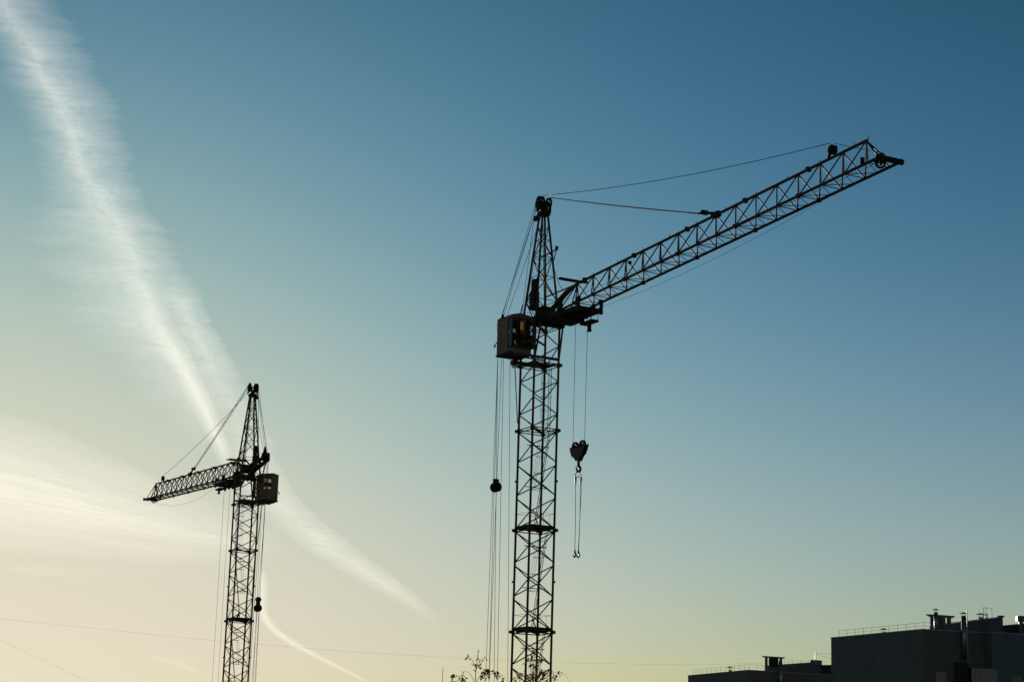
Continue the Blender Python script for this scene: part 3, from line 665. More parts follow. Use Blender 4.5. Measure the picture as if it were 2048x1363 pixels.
    bm = bmesh.new(); bm_box(bm, -0.55, 0.05, -2.45, -1.85, z0 + 0.4, z0 + 0.55); bm_box(bm, -0.62, -0.5, -2.45, -1.85, z0 + 0.55, z0 + 1.2); bm_box(bm, -0.4, -0.1, -2.3, -2.0, z0, z0 + 0.4); bm_box(bm, 0.2, 0.5, -2.75, -2.5, z0, z0 + 0.95); bm_box(bm, 0.2, 0.5, -1.7, -1.45, z0, z0 + 0.95)
    obj('seat', finish(bm, 'seat', M_STEEL_D), cab)
    bm = bmesh.new(); bm_tube(bm, (-1.0, -3.02, 33.3), (-1.18, -3.1, 33.05), 0.035, 6); bm_tube(bm, (-1.18, -3.1, 33.1), (-1.18, -3.1, 32.95), 0.07, 8); obj('work_lamp', finish(bm, 'work_lamp', M_STEEL_D), cab)
    for k in range(4): bar('roof_rail_post', cab, (-0.9 + 0.62 * k, -1.5, z1 + 0.02), (-0.9 + 0.62 * k, -1.5, z1 + 0.42), 0.014, M_STEEL_D, 5)
    bar('roof_rail', cab, (-0.9, -1.5, z1 + 0.42), (0.96, -1.5, z1 + 0.42), 0.014, M_STEEL_D, 5)
    # cab carrying beams through the mast
    cb = beam('cab_beam', c, (0.98, -2.9, 32.2), (0.98, 1.0, 32.2), 0.14, 0.18); beam('cab_beam', c, (-1.02, -1.7, 32.02), (-1.02, 1.0, 32.02), 0.14, 0.26); beam('cab_beam', c, (-1.02, -1.2, 32.5), (-1.02, 1.0, 32.5), 0.09, 0.10)
    sheave('guide_sheave', c, (-1.22, -1.42, 31.85), 0.20, 0.12, None, 0.6); block('guide_bracket', c, -1.42, -1.05, -1.62, -1.25, 31.9, 32.2, M_STEEL_D); rope('guide_rope', c, [(-1.22, -1.35, 31.7), (-1.08, -1.08, 27.6)], 0.035)
    # --- jib
    S0, BAY, NT = 9.358, 2.128, 14; Wj = 0.7675
    zt = lambda x: 36.585 + 0.053 * x
    zb = lambda x: 34.80 + 0.053 * x
    T = lambda i: (S0 + BAY * i, 0, zt(S0 + BAY * i))
    Lw = lambda i, s: (S0 + BAY * (i - 0.5), Wj * s, zb(S0 + BAY * (i - 0.5)))
    cuts = (6.10, 12.49, 18.87, 25.26, 31.64, 39.05); prev = 1.5
    for k, xe in enumerate(cuts):
        js = empty('jib_section'); js.parent = c
        if k < 5:
            beam('flange', js, (xe - 0.12, 0, zt(xe)), (xe + 0.12, 0, zt(xe)), 0.28, 0.28)
            for s in (-1, 1): beam('flange', js, (xe - 0.10, Wj * s, zb(xe)), (xe + 0.10, Wj * s, zb(xe)), 0.23, 0.23)
        else:
            bm = bmesh.new(); bm_obox(bm, (xe, -0.90, zb(xe)), (xe, 0.80, zb(xe)), 0.22, 0.28); bm_tube(bm, (xe, 0.74, zb(xe)), (xe, 0.90, zb(xe)), 0.18, 12)
            obj('end_beam', finish(bm, 'end_beam', M_STEEL_D), js)
        xa = max(prev, 5.10); xb = min(xe, T(NT - 1)[0])
        bar('top_chord', js, (xa, 0, zt(xa)), (xb + (0.06 if k == 5 else 0), 0, zt(xb)), 0.092, M_STEEL, 10)
        for s in (-1, 1): bar('bottom_chord', js, (prev, Wj * s, zb(prev)), (xe, Wj * s, zb(xe)), 0.088, M_STEEL, 10)
        for i in range(-2, NT):
            if prev <= T(i)[0] < xe or (k == 0 and i == -2):
                for s in (-1, 1):
                    bar('diagonal', js, T(i), Lw(i, s), 0.044); bar('diagonal', js, T(i), Lw(i + 1, s), 0.044)
        for i in range(-2, NT + 1):
            if prev <= Lw(i, 1)[0] < xe:
                a, b = Lw(i, -1), Lw(i, 1); e = Lw(i + 1, -1); g2 = Lw(i + 1, 1)
                mid = tuple((u + v) / 2 for u, v in zip(b, g2)); mid1 = tuple((u + v) / 2 for u, v in zip(a, e))
                bar('cross_bar', js, a, b, 0.03)
                if i < NT: bar('lacing', js, a, mid, 0.024); bar('lacing', js, mid, e, 0.024)
        for q in range(2):
            xx = prev + 1.1 + 3.2 * q
            if 6 < xx < 37: bar('safety_peg', js, (xx, 0, zt(xx)), (xx, 0, zt(xx) + 0.24), 0.022, M_STEEL, 6)
        prev = xe
    hl = obj('jib_heel', finish(poly_tube([T(-2), (3.6, 0, 36.55), (2.3, 0, 36.05), (1.35, 0, 35.35)], [0.10, 0.15, 0.17, 0.14], 8), 'jib_heel', M_STEEL), c)
    for s in (-1, 1):
        bar('heel_strut', hl, (3.1, 0.0, 36.35), (1.5, 0.7 * s, 35.0), 0.06); beam('heel_plate', hl, (0.9, 0.80 * s, 34.9), (2.5, 0.80 * s, 35.0), 0.10, 0.75, M_STEEL_D)
        bar('heel_strut', hl, T(-2), (2.6, Wj * s, zb(2.6)), 0.044)
        bar('mast_strut', hl, (1.02, 1.0 * s, 32.1), (1.75, 0.9 * s, 34.9), 0.07)
    beam('heel_beam', hl, (1.3, -1.15, 34.75), (1.3, 1.15, 34.75), 0.45, 0.55, M_STEEL_D); beam('heel_beam', hl, (2.2, -1.0, 34.85), (2.2, 1.0, 34.85), 0.3, 0.35, M_STEEL_D)
    bar('tie_bar', hl, (-0.85, 0.85, 37.2), (4.6, 0.05, 36.85), 0.055)
    beam('walk_plank', hl, (5.0, -1.45, 37.05), (5.0, 0.85, 37.05), 0.30, 0.10, M_STEEL_D); beam('walk_plank', hl, (4.6, -1.15, 37.10), (4.6, 0.70, 37.10), 0.25, 0.06, M_STEEL_D)
    block('drum_housing', hl, 0.2, 1.15, -0.55, 0.55, 35.25, 35.95, M_STEEL_D)
    # jib end
    xe = 39.0; je = sheave('jib_end_sheave', c, (38.55, -0.25, zb(38.5) - 0.10), 0.30, 0.14, None, 1.0)
    bar('end_strut', je.parent, T(NT - 1), (xe, -0.80, zb(xe) + 0.1), 0.055); bar('end_strut', je.parent, T(NT - 1), (xe, -0.38, zb(xe) + 0.1), 0.055)
    sheave('jib_end_sheave', c, (38.9, -0.45, zb(xe) + 0.16), 0.20, 0.14, None, 0.5)
    block('bracket', c, 38.2, 39.0, -0.5, 0.1, zb(38.5) + 0.02, zb(38.5) + 0.16, M_STEEL_D); block('bracket', c, 37.6, 37.75, -0.92, -0.72, zb(37.7), zb(37.7) + 0.42, M_STEEL_D)
    bar('safety_peg', c, (37.2, 0, zt(37.2) - 0.05), (37.25, 0, zt(37.2) + 0.24), 0.022, M_STEEL, 6)
    tb = obj('top_pulley', finish(poly_tube([(33.55, 0, 38.45), (33.75, 0, 38.8), (34.05, 0, 38.95), (34.3, 0, 38.6)], [0.08, 0.12, 0.12, 0.08], 8), 'pulley_mount', M_STEEL_D), c)
    for y in (-0.07, 0.07): sheave('pulley_wheel', tb, (33.95, y, 38.84), 0.30, 0.13)
    # pendant anchor on the top chord
    pa = obj('pendant_anchor', finish(poly_tube([(20.1, 0, 38.33), (20.6, 0, 38.27), (21.0, 0, 38.15), (21.5, 0, 38.02), (22.3, 0, 37.80)], [0.06, 0.11, 0.06, 0.11, 0.12], 6), 'pendant_anchor', M_STEEL_D), c)
    block('turnbuckle', pa, 20.7, 20.95, -0.22, 0.22, 38.1, 38.36, M_STEEL_D); block('clamp', pa, 21.7, 22.5, -0.14, 0.14, 37.60, 37.95, M_STEEL_D)
    rope('pendant_rope', c, sag((0.25, 0.36, 44.44), (20.2, 0.08, 38.32), 0.08), 0.034, M_STEEL_D); rope('pendant_rope', c, sag((0.25, 0.20, 44.44), (20.2, -0.08, 38.32), 0.06), 0.034, M_STEEL_D)
    rope('jib_rope', c, sag((0.2, -0.30, 44.5), (33.9, -0.1, 39.26), 0.42, 20), 0.022)
    rope('jib_rope', c, [(34.1, -0.1, 39.2), (38.9, -0.45, 37.2)], 0.018); rope('jib_rope', c, sag((2.4, 0.1, 36.0), (37.8, -0.2, 36.85), 0.15), 0.012)
    sheave('cable_clamp', c, (12.0, 0, 36.85), 0.14, 0.1)
    # --- trolley under the jib root
    bm = bmesh.new()
    for s in (-1, 1): bm_box(bm, 2.9, 6.95, 0.90 * s - 0.08, 0.90 * s + 0.08, 34.52, 34.84)
    for x in (2.95, 3.7, 4.5, 5.3, 6.1, 6.8): bm_box(bm, x - 0.09, x + 0.09, -0.82, 0.82, 34.50, 34.78)
    bm_box(bm, 2.9, 4.75, -0.85, 0.85, 34.28, 34.50)
    tr = obj('trolley', finish(bm, 'trolley_frame', M_STEEL_D), c)
    for x in (4.35, 6.82):
        for s in (-1, 1):
            block('hanger_plate', tr, x - 0.17, x + 0.17, 0.95 * s - 0.05, 0.95 * s + 0.05, 34.40, 35.42, M_STEEL_D); sheave('wheel', tr, (x, 0.86 * s, 35.33), 0.16, 0.10)
    for x in (4.97, 6.35): sheave('rope_sheave', tr, (x, 0.0, 34.3), 0.27, 0.12)
    block('sheave_housing', tr, 4.6, 6.7, -0.14, 0.14, 34.3, 34.62, M_STEEL_D)
    ty = bmesh.new(); bm_box(ty, 4.67, 6.28, 0.50, 1.10, 33.98, 34.02)
    for a in ((4.67, 6.28, 0.50, 0.55), (4.67, 6.28, 1.05, 1.10), (4.67, 4.72, 0.55, 1.05), (6.23, 6.28, 0.55, 1.05)): bm_box(ty, *a, 34.02, 34.13)
    by = obj('service_tray', finish(ty, 'service_tray', M_STEEL_D), tr)
    for x, y in ((4.72, 0.55), (6.23, 0.55), (6.23, 1.05), (5.2, 1.05)): bar('tray_rod', tr, (x, y, 34.02), (x, y, 34.6), 0.022, M_STEEL_D, 6)
    block('limit_switch', tr, 5.1, 5.3, 0.9, 1.1, 33.55, 33.99, M_STEEL_D); block('limit_switch', tr, 5.0, 5.4, 0.88, 1.12, 33.50, 33.56, M_STEEL_D)
    return c

def rear_ropes(c, low, foot, big_ball):
    """counter ropes from the head over the strut and down to the slewing frame, with a travelling block"""
    r = 0.017
    for y, b in ((-0.44, (-6.35, 0.25, 36.8)), (-0.26, (-6.35, 0.38, 36.8)), (-0.24, (-5.7, -0.22, 36.38)), (0.36, (-5.7, 0.22, 36.38)), (0.34, (-3.2, 0.30, 35.6)), (-0.42, (-2.2, -0.42, 35.5))):
        rope('counter_rope', c, [(-0.48, y, 44.05), b], r)
    for top, bot in (((-6.65, 0.15, 35.6), (-6.35, -0.2, foot)), ((-6.6, 0.45, 35.6), (-6.1, -0.05, foot)), ((-6.2, -0.10, 35.7), (-5.6, -0.25, foot)), ((-6.1, -0.22, 35.9), (-5.35, 0.15, foot)), ((-5.95, 0.22, 35.9), (-5.15, 0.25, foot)), ((-4.75, 0.1, 35.5), (-3.2, 0.1, foot))):
        rope('counter_rope', c, [top, bot], r)
    bm = bmesh.new(); x, y, z = -6.02, 0.0, low
    bm_box(bm, x - 0.09, x + 0.09, y - 0.20, y + 0.20, z + 0.28, z + 0.62); bm_tube(bm, (x, y - 0.42, z), (x, y + 0.42, z), 0.05, 8); bm_tube(bm, (x - 0.14, y, z), (x + 0.14, y, z), 0.30, 12)
    tb = obj('travelling_block', finish(bm, 'travelling_block', M_STEEL_D), c)
    for dx in (-0.2, 0.0, 0.2): sheave('block_sheave', tb, (x + dx, y, z), 0.36, 0.14, None, PI / 2)
    if big_ball:
        bmesh_ball = bmesh.new(); bmesh.ops.create_uvsphere(bmesh_ball, u_segments=14, v_segments=10, radius=0.32, matrix=Matrix.Translation((x, y, z + 0.85)) @ Matrix.Diagonal((1, 1, 0.85, 1)))
        obj('weight_ball', finish(bmesh_ball, 'weight_ball', M_STEEL_D, True), tb)

proto = build_crane()
near = proto; far = copy_tree(proto)
near.location = (2.044, 140.464, 0.0); near.rotation_euler = (0, 0, -1.06873)
far.location = (-26.826, 203.369, -2.03); far.rotation_euler = (0, 0, 1.99949)
tag(near, 'larger dark tower crane in the middle with its jib pointing up to the right', 'tower crane', 'tower cranes')
tag(far, 'smaller distant dark tower crane on the left with its jib pointing left', 'tower crane', 'tower cranes')
rear_ropes(near, 23.65, 3.0, False); rear_ropes(far, 20.75, 3.0, True)
rope('trolley_rope', near, sag((7.0, 0.55, 34.75), (33.0, 0.55, 36.35), 0.45, 18), 0.010)
rope('trolley_rope', far, sag((8.4, 0.55, 34.85), (37.5, 0.55, 36.6), 1.35, 24), 0.012)
for x, xb in ((4.97, 5.0), (6.61, 6.55)): rope('hoist_rope', near, [(x, 0, 34.2), (xb, 0, 25.35)], 0.016)
for ch in far.children:
    if ch.name.split('.')[0] == 'trolley': ch.location = (1.5, 0, 0.08)
for x in (6.05, 8.15): rope('hoist_rope', far, [(x, 0, 34.3), (x + 0.05, 0, 3.0)], 0.015)

# ------------------------------------------------------------------ hook block with slings, hanging from the near crane
def hook_block():
    h = empty('hook_block'); Mx = Matrix.Translation(near.location) @ Matrix.Rotation(-1.06873, 4, 'Z') @ Matrix.Translation((5.82, 0, 24.95))
    h.matrix_world = Mx
    out = [(-1.02, 0.18), (-0.96, 0.02), (-0.86, -0.25), (-0.70, -0.50), (-0.44, -0.58), (-0.16, -0.86), (0.16, -0.88), (0.46, -0.55), (0.72, -0.42), (0.90, -0.12), (0.98, 0.05), (1.04, 0.22), (0.84, 0.20), (0.62, 0.10), (0.1, 0.02), (-0.6, 0.10), (-0.86, 0.16)]
    bm = bmesh.new()
    for y in (-0.17, 0.13):
        a = [bm.verts.new((x, y, z)) for x, z in out]; b = [bm.verts.new((x, y + 0.04, z)) for x, z in out]
        bm.faces.new(a); bm.faces.new(b[::-1])
        for i in range(len(out)): j = (i + 1) % len(out); bm.faces.new((a[i], a[j], b[j], b[i]))
    bm_box(bm, -0.42, 0.42, -0.13, 0.13, -0.70, -0.30)
    body = obj('cheek_plates', finish(bm, 'cheek_plates', M_HOOK), h)
    for x in (-0.50, 0.46): sheave('sheave', h, (x, 0, 0.12), 0.42, 0.14)
    bar('pin', h, (-0.50, -0.24, 0.12), (-0.50, 0.22, 0.12), 0.07, M_STEEL_D); bar('pin', h, (0.46, -0.24, 0.12), (0.46, 0.22, 0.12), 0.07, M_STEEL_D)
    bar('hook_shank', h, (0, 0, -0.85), (0, 0, -1.20), 0.10, M_STEEL_D, 10)
    pts = [(0.0, 0, -1.12)]; rad = [0.10]
    for k in range(12):
        a = PI / 2 - (1.62 * PI) * k / 11; pts.append((0.0, 0.16 * math.cos(a), -1.42 + 0.19 * math.sin(a))); rad.append(0.10 - 0.045 * k / 11)
    hk = obj('hook', finish(poly_tube(pts, rad, 8), 'hook', M_STEEL_D, True), h)
    obj('safety_latch', finish(poly_tube([(0, -0.05, -1.2), (0.05, -0.24, -1.3), (0.02, -0.22, -1.42), (0, -0.08, -1.40)], 0.022, 6), 'safety_latch', M_STEEL_D), h)
    # master link and two-leg sling
    ln = [(0.0, -0.06, -1.50), (0.0, -0.24, -1.85), (0.0, -0.24, -2.02), (0.0, 0.0, -1.93), (0.0, 0.24, -2.04), (0.0, 0.24, -1.85), (0.0, 0.06, -1.50), (0.0, -0.06, -1.50)]
    obj('master_link', finish(poly_tube(ln, 0.032, 6), 'master_link', M_RUST), h)
    for s, yb, y2 in ((-1, -0.14, -0.20), (1, 0.14, 0.20)):
        obj('ferrule', finish(poly_tube([(0, 0.22 * s, -2.02), (0, 0.20 * s, -2.5)], [0.085, 0.045], 8), 'ferrule', M_RUST), h)
        rope('sling', h, [(0, 0.20 * s, -2.45), (0, (0.20 * s + yb) / 2 + 0.03, -4.9), (0, yb, -7.05)], 0.022, M_RUST)
        if s > 0: rope('sling', h, [(0.03, 0.27, -2.45), (0.03, 0.19, -4.8), (0.02, yb + 0.02, -7.05)], 0.016, M_RUST)
        obj('sling_hook', finish(poly_tube([(0, yb, -6.95), (0, yb, -7.15), (0, yb + 0.07, -7.25), (0, yb + 0.10, -7.40), (0, yb, -7.50), (0, yb - 0.10, -7.42), (0, yb - 0.09, -7.33)], [0.035, 0.075, 0.06, 0.06, 0.07, 0.05, 0.03], 8), 'sling_hook', M_RUST), h)
    tag(h, 'rusty twin-sheave hook block with two long slings hanging under the near crane', 'hook block')
hook_block()

# ------------------------------------------------------------------ overhead wires and a thin far mast
o = obj('overhead_wire', finish(poly_tube([(-60, 96, 12.6), (-40, 92.5, 10.1), (-22.6, 90, 8.62), (-12.69, 90, 7.92), (-7.4, 90, 7.66), (-2.34, 90, 7.51), (3.49, 90, 7.44), (8.42, 90, 7.52), (22, 91, 8.3), (45, 94, 10.8)], 0.0024, 5), 'overhead_wire', M_WIRE))
tag(o, 'long thin wire sagging across the whole sky behind the birches', 'wire')
o = obj('overhead_wire', finish(poly_tube([(-40, 90, 15.5), (-30, 90, 11.0), (-22.52, 90, 7.69), (-18.35, 90, 5.93), (-12, 90, 3.6), (-8, 90, 2.4)], 0.0024, 5), 'overhead_wire', M_WIRE))
tag(o, 'short steep thin wire crossing the bottom left corner of the picture', 'wire')
fm = bar('aerial_pole', None, (-8.9, 300, -2.0), (-8.78, 300, 19.6), 0.05, M_RAIL, 8)
tag(fm, 'thin faint pole just left of the left-hand birch top', 'pole')

# ------------------------------------------------------------------ birches in front of the near crane
def birch(base, leader, arms, seed, label):
    rnd = random.Random(seed); t = empty('birch_tree', base)
    bx, by, bz = base
    def rel(p): return Vector(p) - Vector(base)
    tr = poly_tube([rel(p) for p in leader], (0.05, 0.035, 0.014, 0.008, 0.003), 8)
    obj('trunk', finish(tr, 'trunk', M_BARK, True), t)
    lb = bmesh.new()
    def leaf(p, sz):
        p = Vector(p); d = Vector((rnd.uniform(-1, 1), rnd.uniform(-1, 1), rnd.uniform(-1.6, 0.2))).normalized()
        s = d.cross(Vector((rnd.uniform(-1, 1), rnd.uniform(-1, 1), rnd.uniform(-1, 1)))).normalized(); n_ = d.cross(s)
        q = [p, p + d * sz * 0.35 + s * sz * 0.34, p + d * sz, p + d * sz * 0.35 - s * sz * 0.34, p + d * sz * 0.45 + n_ * sz * 0.10]
        v = [lb.verts.new(x) for x in q]
        for f in ((0, 1, 4), (1, 2, 4), (2, 3, 4), (3, 0, 4)): lb.faces.new([v[i] for i in f])
    wb = bmesh.new()
    def twig(pts, r0, r1, nleaf, sz, spread):
        pts = [Vector(p) for p in pts]; m_ = poly_tube(pts, [r0 + (r1 - r0) * i / (len(pts) - 1) for i in range(len(pts))], 5)
        tmp = bpy.data.meshes.new('tmp'); m_.to_mesh(tmp); m_.free(); wb.from_mesh(tmp); bpy.data.meshes.remove(tmp)
        for _ in range(nleaf):
            k = rnd.random() ** 0.55; f_ = k * (len(pts) - 1); i = min(int(f_), len(pts) - 2); q = pts[i].lerp(pts[i + 1], f_ - i)
            leaf(q + Vector((rnd.gauss(0, spread), rnd.gauss(0, spread), rnd.gauss(0, spread))), sz * rnd.uniform(0.95, 1.75))
    for a in arms:
        P = [rel(p) for p in a['p']]; n = 9
        # smooth arch through three points
        q = []
        for i in range(n + 1):
            u = i / n; q.append(P[0] * (1 - u) ** 2 + P[1] * 2 * u * (1 - u) + P[2] * u * u)
        twig(q, 0.006, 0.0018, int(a.get('n', 14) * 0.48), a.get('s', 0.05), a.get('sp', 0.03))
        for k in range(a.get('side', 3)):
            i = rnd.randint(n // 2, n); s0 = q[i]; e = s0 + Vector((rnd.uniform(-0.10, 0.10), rnd.uniform(-0.12, 0.12), rnd.uniform(-0.22, 0.03)))
            twig([s0, s0.lerp(e, 0.5) + Vector((0, 0, 0.02)), e], 0.003, 0.0015, max(2, int(a.get('m', 7) * 0.75)), a.get('s', 0.05), 0.022)
    obj('branches', finish(wb, 'branches', M_BARK), t)
    cr = obj('crown', finish(lb, 'leaves', M_LEAF), t)
    tag(t, label, 'tree', 'birch tops at the bottom edge')
    return t
def arms_low(cx, cy, z0, z1, n, seed, rad):
    rnd = random.Random(seed); A = []
    for i in range(n):
        a = rnd.uniform(0, 2 * PI); z = rnd.uniform(z0, z1); r_ = rad * rnd.uniform(0.6, 1.0) * (1.15 - 0.6 * (z - z0) / (z1 - z0))
        e = (cx + math.cos(a) * r_, cy + math.sin(a) * r_, z + rnd.uniform(-0.35, 0.0)); m_ = (cx + math.cos(a) * r_ * 0.6, cy + math.sin(a) * r_ * 0.6, z + rnd.uniform(0.2, 0.45))
        A.append(dict(p=[(cx, cy, z - 0.25), m_, e], n=18, side=5, m=9, s=0.055, sp=0.04))
    return A
YB = 45.0
A1 = [dict(p=[(-0.57, YB, 4.45), (-0.55, YB, 4.62), (-0.53, YB, 4.80)], n=10, side=0, s=0.05, sp=0.018),
      dict(p=[(-0.57, YB, 4.40), (-0.70, YB - .05, 4.62), (-0.76, YB - .05, 4.66)], n=9, side=2, m=5, s=0.05),
      dict(p=[(-0.57, YB, 4.40), (-0.50, YB, 4.60), (-0.40, YB + .05, 4.62)], n=9, side=2, m=5, s=0.05),
      dict(p=[(-0.57, YB, 4.36), (-0.62, YB, 4.50), (-0.70, YB, 4.50)], n=7, side=1, m=4, s=0.05), dict(p=[(-0.57, YB, 4.36), (-0.52, YB, 4.50), (-0.44, YB, 4.54)], n=7, side=1, m=5, s=0.05),
      dict(p=[(-0.60, YB, 3.98), (-0.66, YB, 4.38), (-0.90, YB, 4.30)], n=6, side=2, m=4), dict(p=[(-0.60, YB, 4.0), (-0.42, YB, 4.40), (-0.30, YB, 4.34)], n=14, side=4, m=7),
      dict(p=[(-0.60, YB, 4.0), (-0.35, YB, 4.55), (-0.26, YB, 4.22)], n=20, side=5, m=7), dict(p=[(-0.61, YB, 3.8), (-0.98, YB, 4.42), (-1.12, YB, 4.10)], n=26, side=6, m=8),
      dict(p=[(-0.61, YB, 3.8), (-1.02, YB, 4.30), (-1.02, YB, 4.02)], n=22, side=5, m=8), dict(p=[(-0.58, YB, 3.8), (-0.10, YB, 4.65), (0.03, YB, 4.12)], n=26, side=6, m=8)] + arms_low(-0.6, YB, 2.4, 4.0, 30, 5, 0.75)
birch((-0.62, YB, 0.0), [(-0.62, YB, 0), (-0.63, YB, 2.0), (-0.60, YB, 3.6), (-0.58, YB, 4.3), (-0.54, YB, 4.80)], A1, 3, 'young birch whose bare leader sticks up left of the near crane mast')
A2 = [dict(p=[(0.70, YB, 4.2), (0.60, YB, 4.62), (0.56, YB, 4.72)], n=14, side=3, m=5), dict(p=[(0.70, YB, 4.2), (0.80, YB, 4.70), (0.86, YB, 4.60)], n=22, side=5, m=6),
      dict(p=[(0.70, YB, 4.2), (0.66, YB, 4.70), (0.72, YB, 4.80)], n=20, side=4, m=6), dict(p=[(0.70, YB, 4.0), (0.45, YB, 4.55), (0.34, YB, 4.15)], n=18, side=4, m=6),
      dict(p=[(0.70, YB, 4.0), (0.92, YB, 4.60), (1.02, YB, 4.18)], n=22, side=5, m=7), dict(p=[(0.70, YB, 3.95), (1.10, YB, 4.60), (1.26, YB, 4.16)], n=18, side=4, m=6),
      dict(p=[(0.70, YB, 3.9), (1.30, YB, 4.72), (1.54, YB, 4.10)], n=9, side=2, m=4), dict(p=[(0.70, YB, 3.95), (0.30, YB, 4.40), (0.20, YB, 4.05)], n=16, side=4, m=7),
      dict(p=[(0.70, YB, 4.1), (0.72, YB, 4.4), (0.66, YB, 4.28)], n=20, side=5, m=7), dict(p=[(0.70, YB, 4.1), (0.90, YB, 4.45), (0.94, YB, 4.36)], n=20, side=4, m=7)] + arms_low(0.7, YB, 2.4, 4.0, 30, 9, 0.8)
birch((0.68, YB, 0.0), [(0.68, YB, 0), (0.70, YB, 2.0), (0.71, YB, 3.5), (0.70, YB, 4.3), (0.73, YB, 4.80)], A2, 8, 'drooping birch top in front of the foot of the near crane mast')

# ------------------------------------------------------------------ contrails and thin cloud, kilometres away
SKY = {
'A':[[-3280,11000,4736,-297,12,297,-12],[-3183,11012,4615,-299,12,350,-15],[-3091,11024,4495,-298,12,394,-16],[-3004,11036,4374,-302,12,418,-17],[-2925,11048,4253,-311,13,422,-17],[-2855,11060,4133,-315,13,417,-17],[-2792,11072,4012,-310,13,410,-17],[-2733,11084,3892,-301,12,400,-16],[-2676,11096,3772,-297,12,383,-16],[-2620,11108,3652,-300,12,362,-15],[-2562,11120,3533,-314,13,341,-14],[-2501,11132,3414,-349,14,325,-13],[-2432,11144,3296,-435,18,313,-13],[-2355,11156,3178,-575,23,310,-12],[-2281,11168,3060,-704,28,320,-13],[-2219,11180,2943,-754,30,339,-14],[-2169,11192,2825,-735,29,355,-14],[-2120,11204,2707,-684,27,354,-14],[-2066,11216,2590,-625,25,335,-13],[-2000,11228,2474,-568,23,305,-12],[-1929,11240,2358,-511,20,272,-11],[-1858,11252,2242,-453,18,239,-9],[-1791,11264,2127,-393,15,206,-8],[-1727,11276,2012,-327,13,175,-7],[-1668,11288,1897,-253,10,150,-6],[-1610,11300,1782,-173,7,130,-5]],
'B':[[-2217,12500,3238,-147,6,195,-8],[-2185,12516,3147,-140,6,190,-8],[-2150,12532,3056,-139,6,182,-7],[-2112,12548,2966,-144,6,174,-7],[-2071,12564,2876,-151,6,171,-7],[-2026,12580,2786,-156,6,173,-7],[-1979,12596,2696,-158,6,175,-7],[-1929,12612,2606,-158,6,176,-7],[-1879,12628,2516,-162,6,179,-7],[-1832,12644,2427,-170,7,183,-7],[-1787,12660,2337,-178,7,191,-8],[-1743,12676,2247,-184,7,200,-8],[-1701,12692,2158,-188,7,205,-8],[-1658,12708,2068,-191,7,202,-8],[-1611,12724,1979,-190,7,195,-8],[-1557,12740,1889,-188,7,189,-7],[-1488,12756,1801,-193,8,191,-7],[-1402,12772,1713,-211,8,202,-8],[-1297,12788,1625,-232,9,212,-8],[-1178,12804,1539,-241,9,209,-8],[-1048,12820,1452,-232,9,196,-8],[-907,12836,1366,-210,8,176,-7],[-762,12852,1280,-180,7,154,-6],[-625,12868,1194,-139,5,126,-5],[-505,12884,1107,-89,3,89,-3],[-400,12900,1020,-32,1,45,-2]],
'S':[[-2295,11900,3061,-108,4,102,-4],[-2270,11913,2979,-119,5,112,-4],[-2243,11927,2897,-129,5,119,-5],[-2208,11940,2815,-136,5,121,-5],[-2163,11953,2734,-137,5,119,-5],[-2112,11967,2654,-133,5,114,-5],[-2061,11980,2573,-126,5,107,-4],[-2012,11993,2492,-117,5,99,-4],[-1965,12007,2412,-108,4,90,-4],[-1921,12020,2331,-100,4,83,-3],[-1879,12033,2250,-92,4,77,-3],[-1841,12047,2169,-85,3,72,-3],[-1804,12060,2089,-79,3,69,-3],[-1769,12073,2008,-70,3,64,-3],[-1734,12087,1927,-56,2,55,-2],[-1699,12100,1847,-37,1,43,-2]],
'C':[[-4170,14000,2067,6,-759,-6,759],[-4022,14062,2067,-3,-744,3,744],[-3873,14125,2063,-23,-727,23,727],[-3723,14188,2054,-46,-706,46,706],[-3572,14250,2039,-67,-680,67,680],[-3420,14312,2020,-81,-651,81,651],[-3267,14375,1997,-89,-619,89,619],[-3112,14438,1972,-91,-584,91,584],[-2957,14500,1946,-90,-546,90,546],[-2800,14562,1919,-87,-504,87,504],[-2643,14625,1890,-81,-458,81,458],[-2484,14688,1861,-72,-410,72,410],[-2324,14750,1834,-60,-361,60,361],[-2162,14812,1809,-46,-312,46,312],[-1998,14875,1787,-35,-264,35,264],[-1832,14938,1768,-27,-216,27,216],[-1665,15000,1749,-21,-168,21,168]],
'D':[[-1950,15800,1717,-31,-7,31,7],[-1932,15814,1648,-44,-9,44,9],[-1921,15829,1578,-54,-5,54,5],[-1919,15843,1508,-59,0,59,0],[-1920,15857,1438,-58,-1,58,1],[-1915,15871,1370,-52,-10,52,10],[-1895,15886,1307,-44,-21,44,21],[-1857,15900,1251,-34,-28,34,28],[-1807,15914,1203,-27,-32,27,32],[-1750,15929,1160,-23,-33,23,33],[-1689,15943,1121,-20,-33,20,33],[-1626,15957,1086,-17,-33,17,33],[-1561,15971,1055,-15,-32,15,32],[-1496,15986,1024,-14,-30,14,30],[-1430,16000,994,-13,-29,13,29],[-1363,16014,964,-12,-27,12,27],[-1297,16029,934,-12,-26,12,26],[-1231,16043,904,-12,-25,12,25],[-1165,16057,873,-11,-23,11,23],[-1099,16071,842,-10,-21,10,21],[-1033,16086,810,-10,-20,10,20],[-967,16100,779,-9,-18,9,18]],
'E':[[-2713,15500,938,-2,-23,2,23],[-2678,15556,936,-3,-30,3,30],[-2642,15611,932,-5,-37,5,37],[-2607,15667,927,-8,-42,8,42],[-2571,15722,919,-11,-45,11,45],[-2536,15778,909,-13,-46,13,46],[-2501,15833,898,-15,-44,15,44],[-2466,15889,885,-15,-40,15,40],[-2431,15944,870,-14,-35,14,35],[-2396,16000,855,-11,-29,11,29]],
}
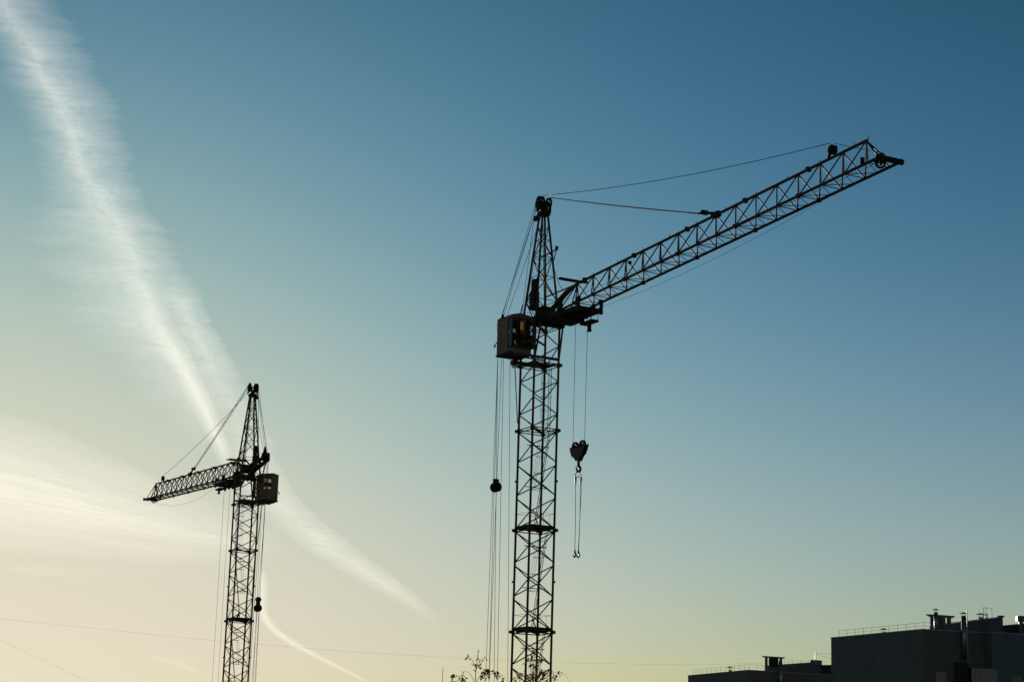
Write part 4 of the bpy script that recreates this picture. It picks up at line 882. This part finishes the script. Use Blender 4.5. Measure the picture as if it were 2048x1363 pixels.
# rows: point (x, y, z), left edge offset (dx, dz), right edge offset (dx, dz)
def veil(name, key, m, thick, layers=2, gap=260.0, nv=12):
    rows = SKY[key]; bm = bmesh.new(); uv = bm.loops.layers.uv.new('UVMap'); th = bm.verts.layers.float.new('thickness')
    for ly in range(layers):
        k = 1 + (gap * ly) / 12000.0; grid = []
        for i, (x, y, z, lx, lz, rx, rz) in enumerate(rows):
            u = i / (len(rows) - 1); f = u * (len(thick) - 1); j = min(int(f), len(thick) - 2); tv = thick[j] + (thick[j + 1] - thick[j]) * (f - j)
            line = []
            for q in range(nv + 1):
                s = 2 * q / nv - 1; e = (lx * -s, lz * -s) if s < 0 else (rx * s, rz * s)
                bulge = 6.0 * (1 - s * s)
                v = bm.verts.new(((x + e[0]) * k, (y + bulge) * k, (z - 1.7 + e[1]) * k + 1.7)); v[th] = tv / layers; line.append((v, (u, (s + 1) / 2)))
            grid.append(line)
        for a, b in zip(grid, grid[1:]):
            for q in range(nv):
                f = bm.faces.new((a[q][0], a[q + 1][0], b[q + 1][0], b[q][0]))
                for lp, uvv in zip(f.loops, (a[q][1], a[q + 1][1], b[q + 1][1], b[q][1])): lp[uv].uv = uvv
    me = bpy.data.meshes.new(name); bm.to_mesh(me); bm.free(); me.materials.append(m)
    for p in me.polygons: p.use_smooth = True
    return obj(name, me)
o = veil('contrail', 'A', cloud_mat('old_contrail', 0.33, 120, 2.2, 1.25, 0.85, 0.70, 0.85, 0.35), (0.75, 0.85, 0.95, 1.0, 1.0, 0.95, 0.8, 0.55, 0.4)); tag(o, 'broad feathery old contrail spreading down from the top left corner', 'contrail', 'contrails')
o = veil('contrail', 'S', cloud_mat('contrail_core', 0.30, 50, 1.8, 0.8, 0.5, 0.3, 0.6), (0.0, 0.5, 0.9, 1.0, 1.0, 0.8), 1); tag(o, 'bright narrow streak inside the broad contrail above the left crane jib', 'contrail', 'contrails')
o = veil('contrail', 'B', cloud_mat('spread_contrail', 0.24, 170, 1.4, 0.75, 0.50, 0.65, 1.2, 0.1), (0.2, 0.8, 1.0, 0.9, 0.6, 0.6, 0.8, 1.0, 1.0, 0.9, 0.8, 0.6)); tag(o, 'contrail band running behind the left crane head down to the lower right', 'contrail', 'contrails')
o = veil('cirrus_cloud', 'C', cloud_mat('cirrus_veil', 0.38, 4.0, 16, 1.2, 1.1, 0.8, 1.0), (1.0, 1.0, 0.95, 0.85, 0.65, 0.45, 0.2)); tag(o, 'wide soft veil of cirrus at the left edge below the left crane jib', 'cloud')
o = veil('contrail', 'D', cloud_mat('young_contrail', 0.24, 16, 3.0, 0.7, 0.7, 0.35, 0.7), (1.0, 1.15, 1.1, 1.0, 0.9, 0.75, 0.6, 0.5), 1); tag(o, 'small curled white contrail right of the left crane mast near the bottom', 'contrail', 'contrails')
o = veil('cirrus_cloud', 'E', cloud_mat('wisp', 0.12, 6, 5, 0.9, 0.9, 0.4, 0.5), (0.6, 1.0, 1.0, 0.8), 1); tag(o, 'tiny faint wisp of cloud low on the left near the bottom edge', 'cloud')
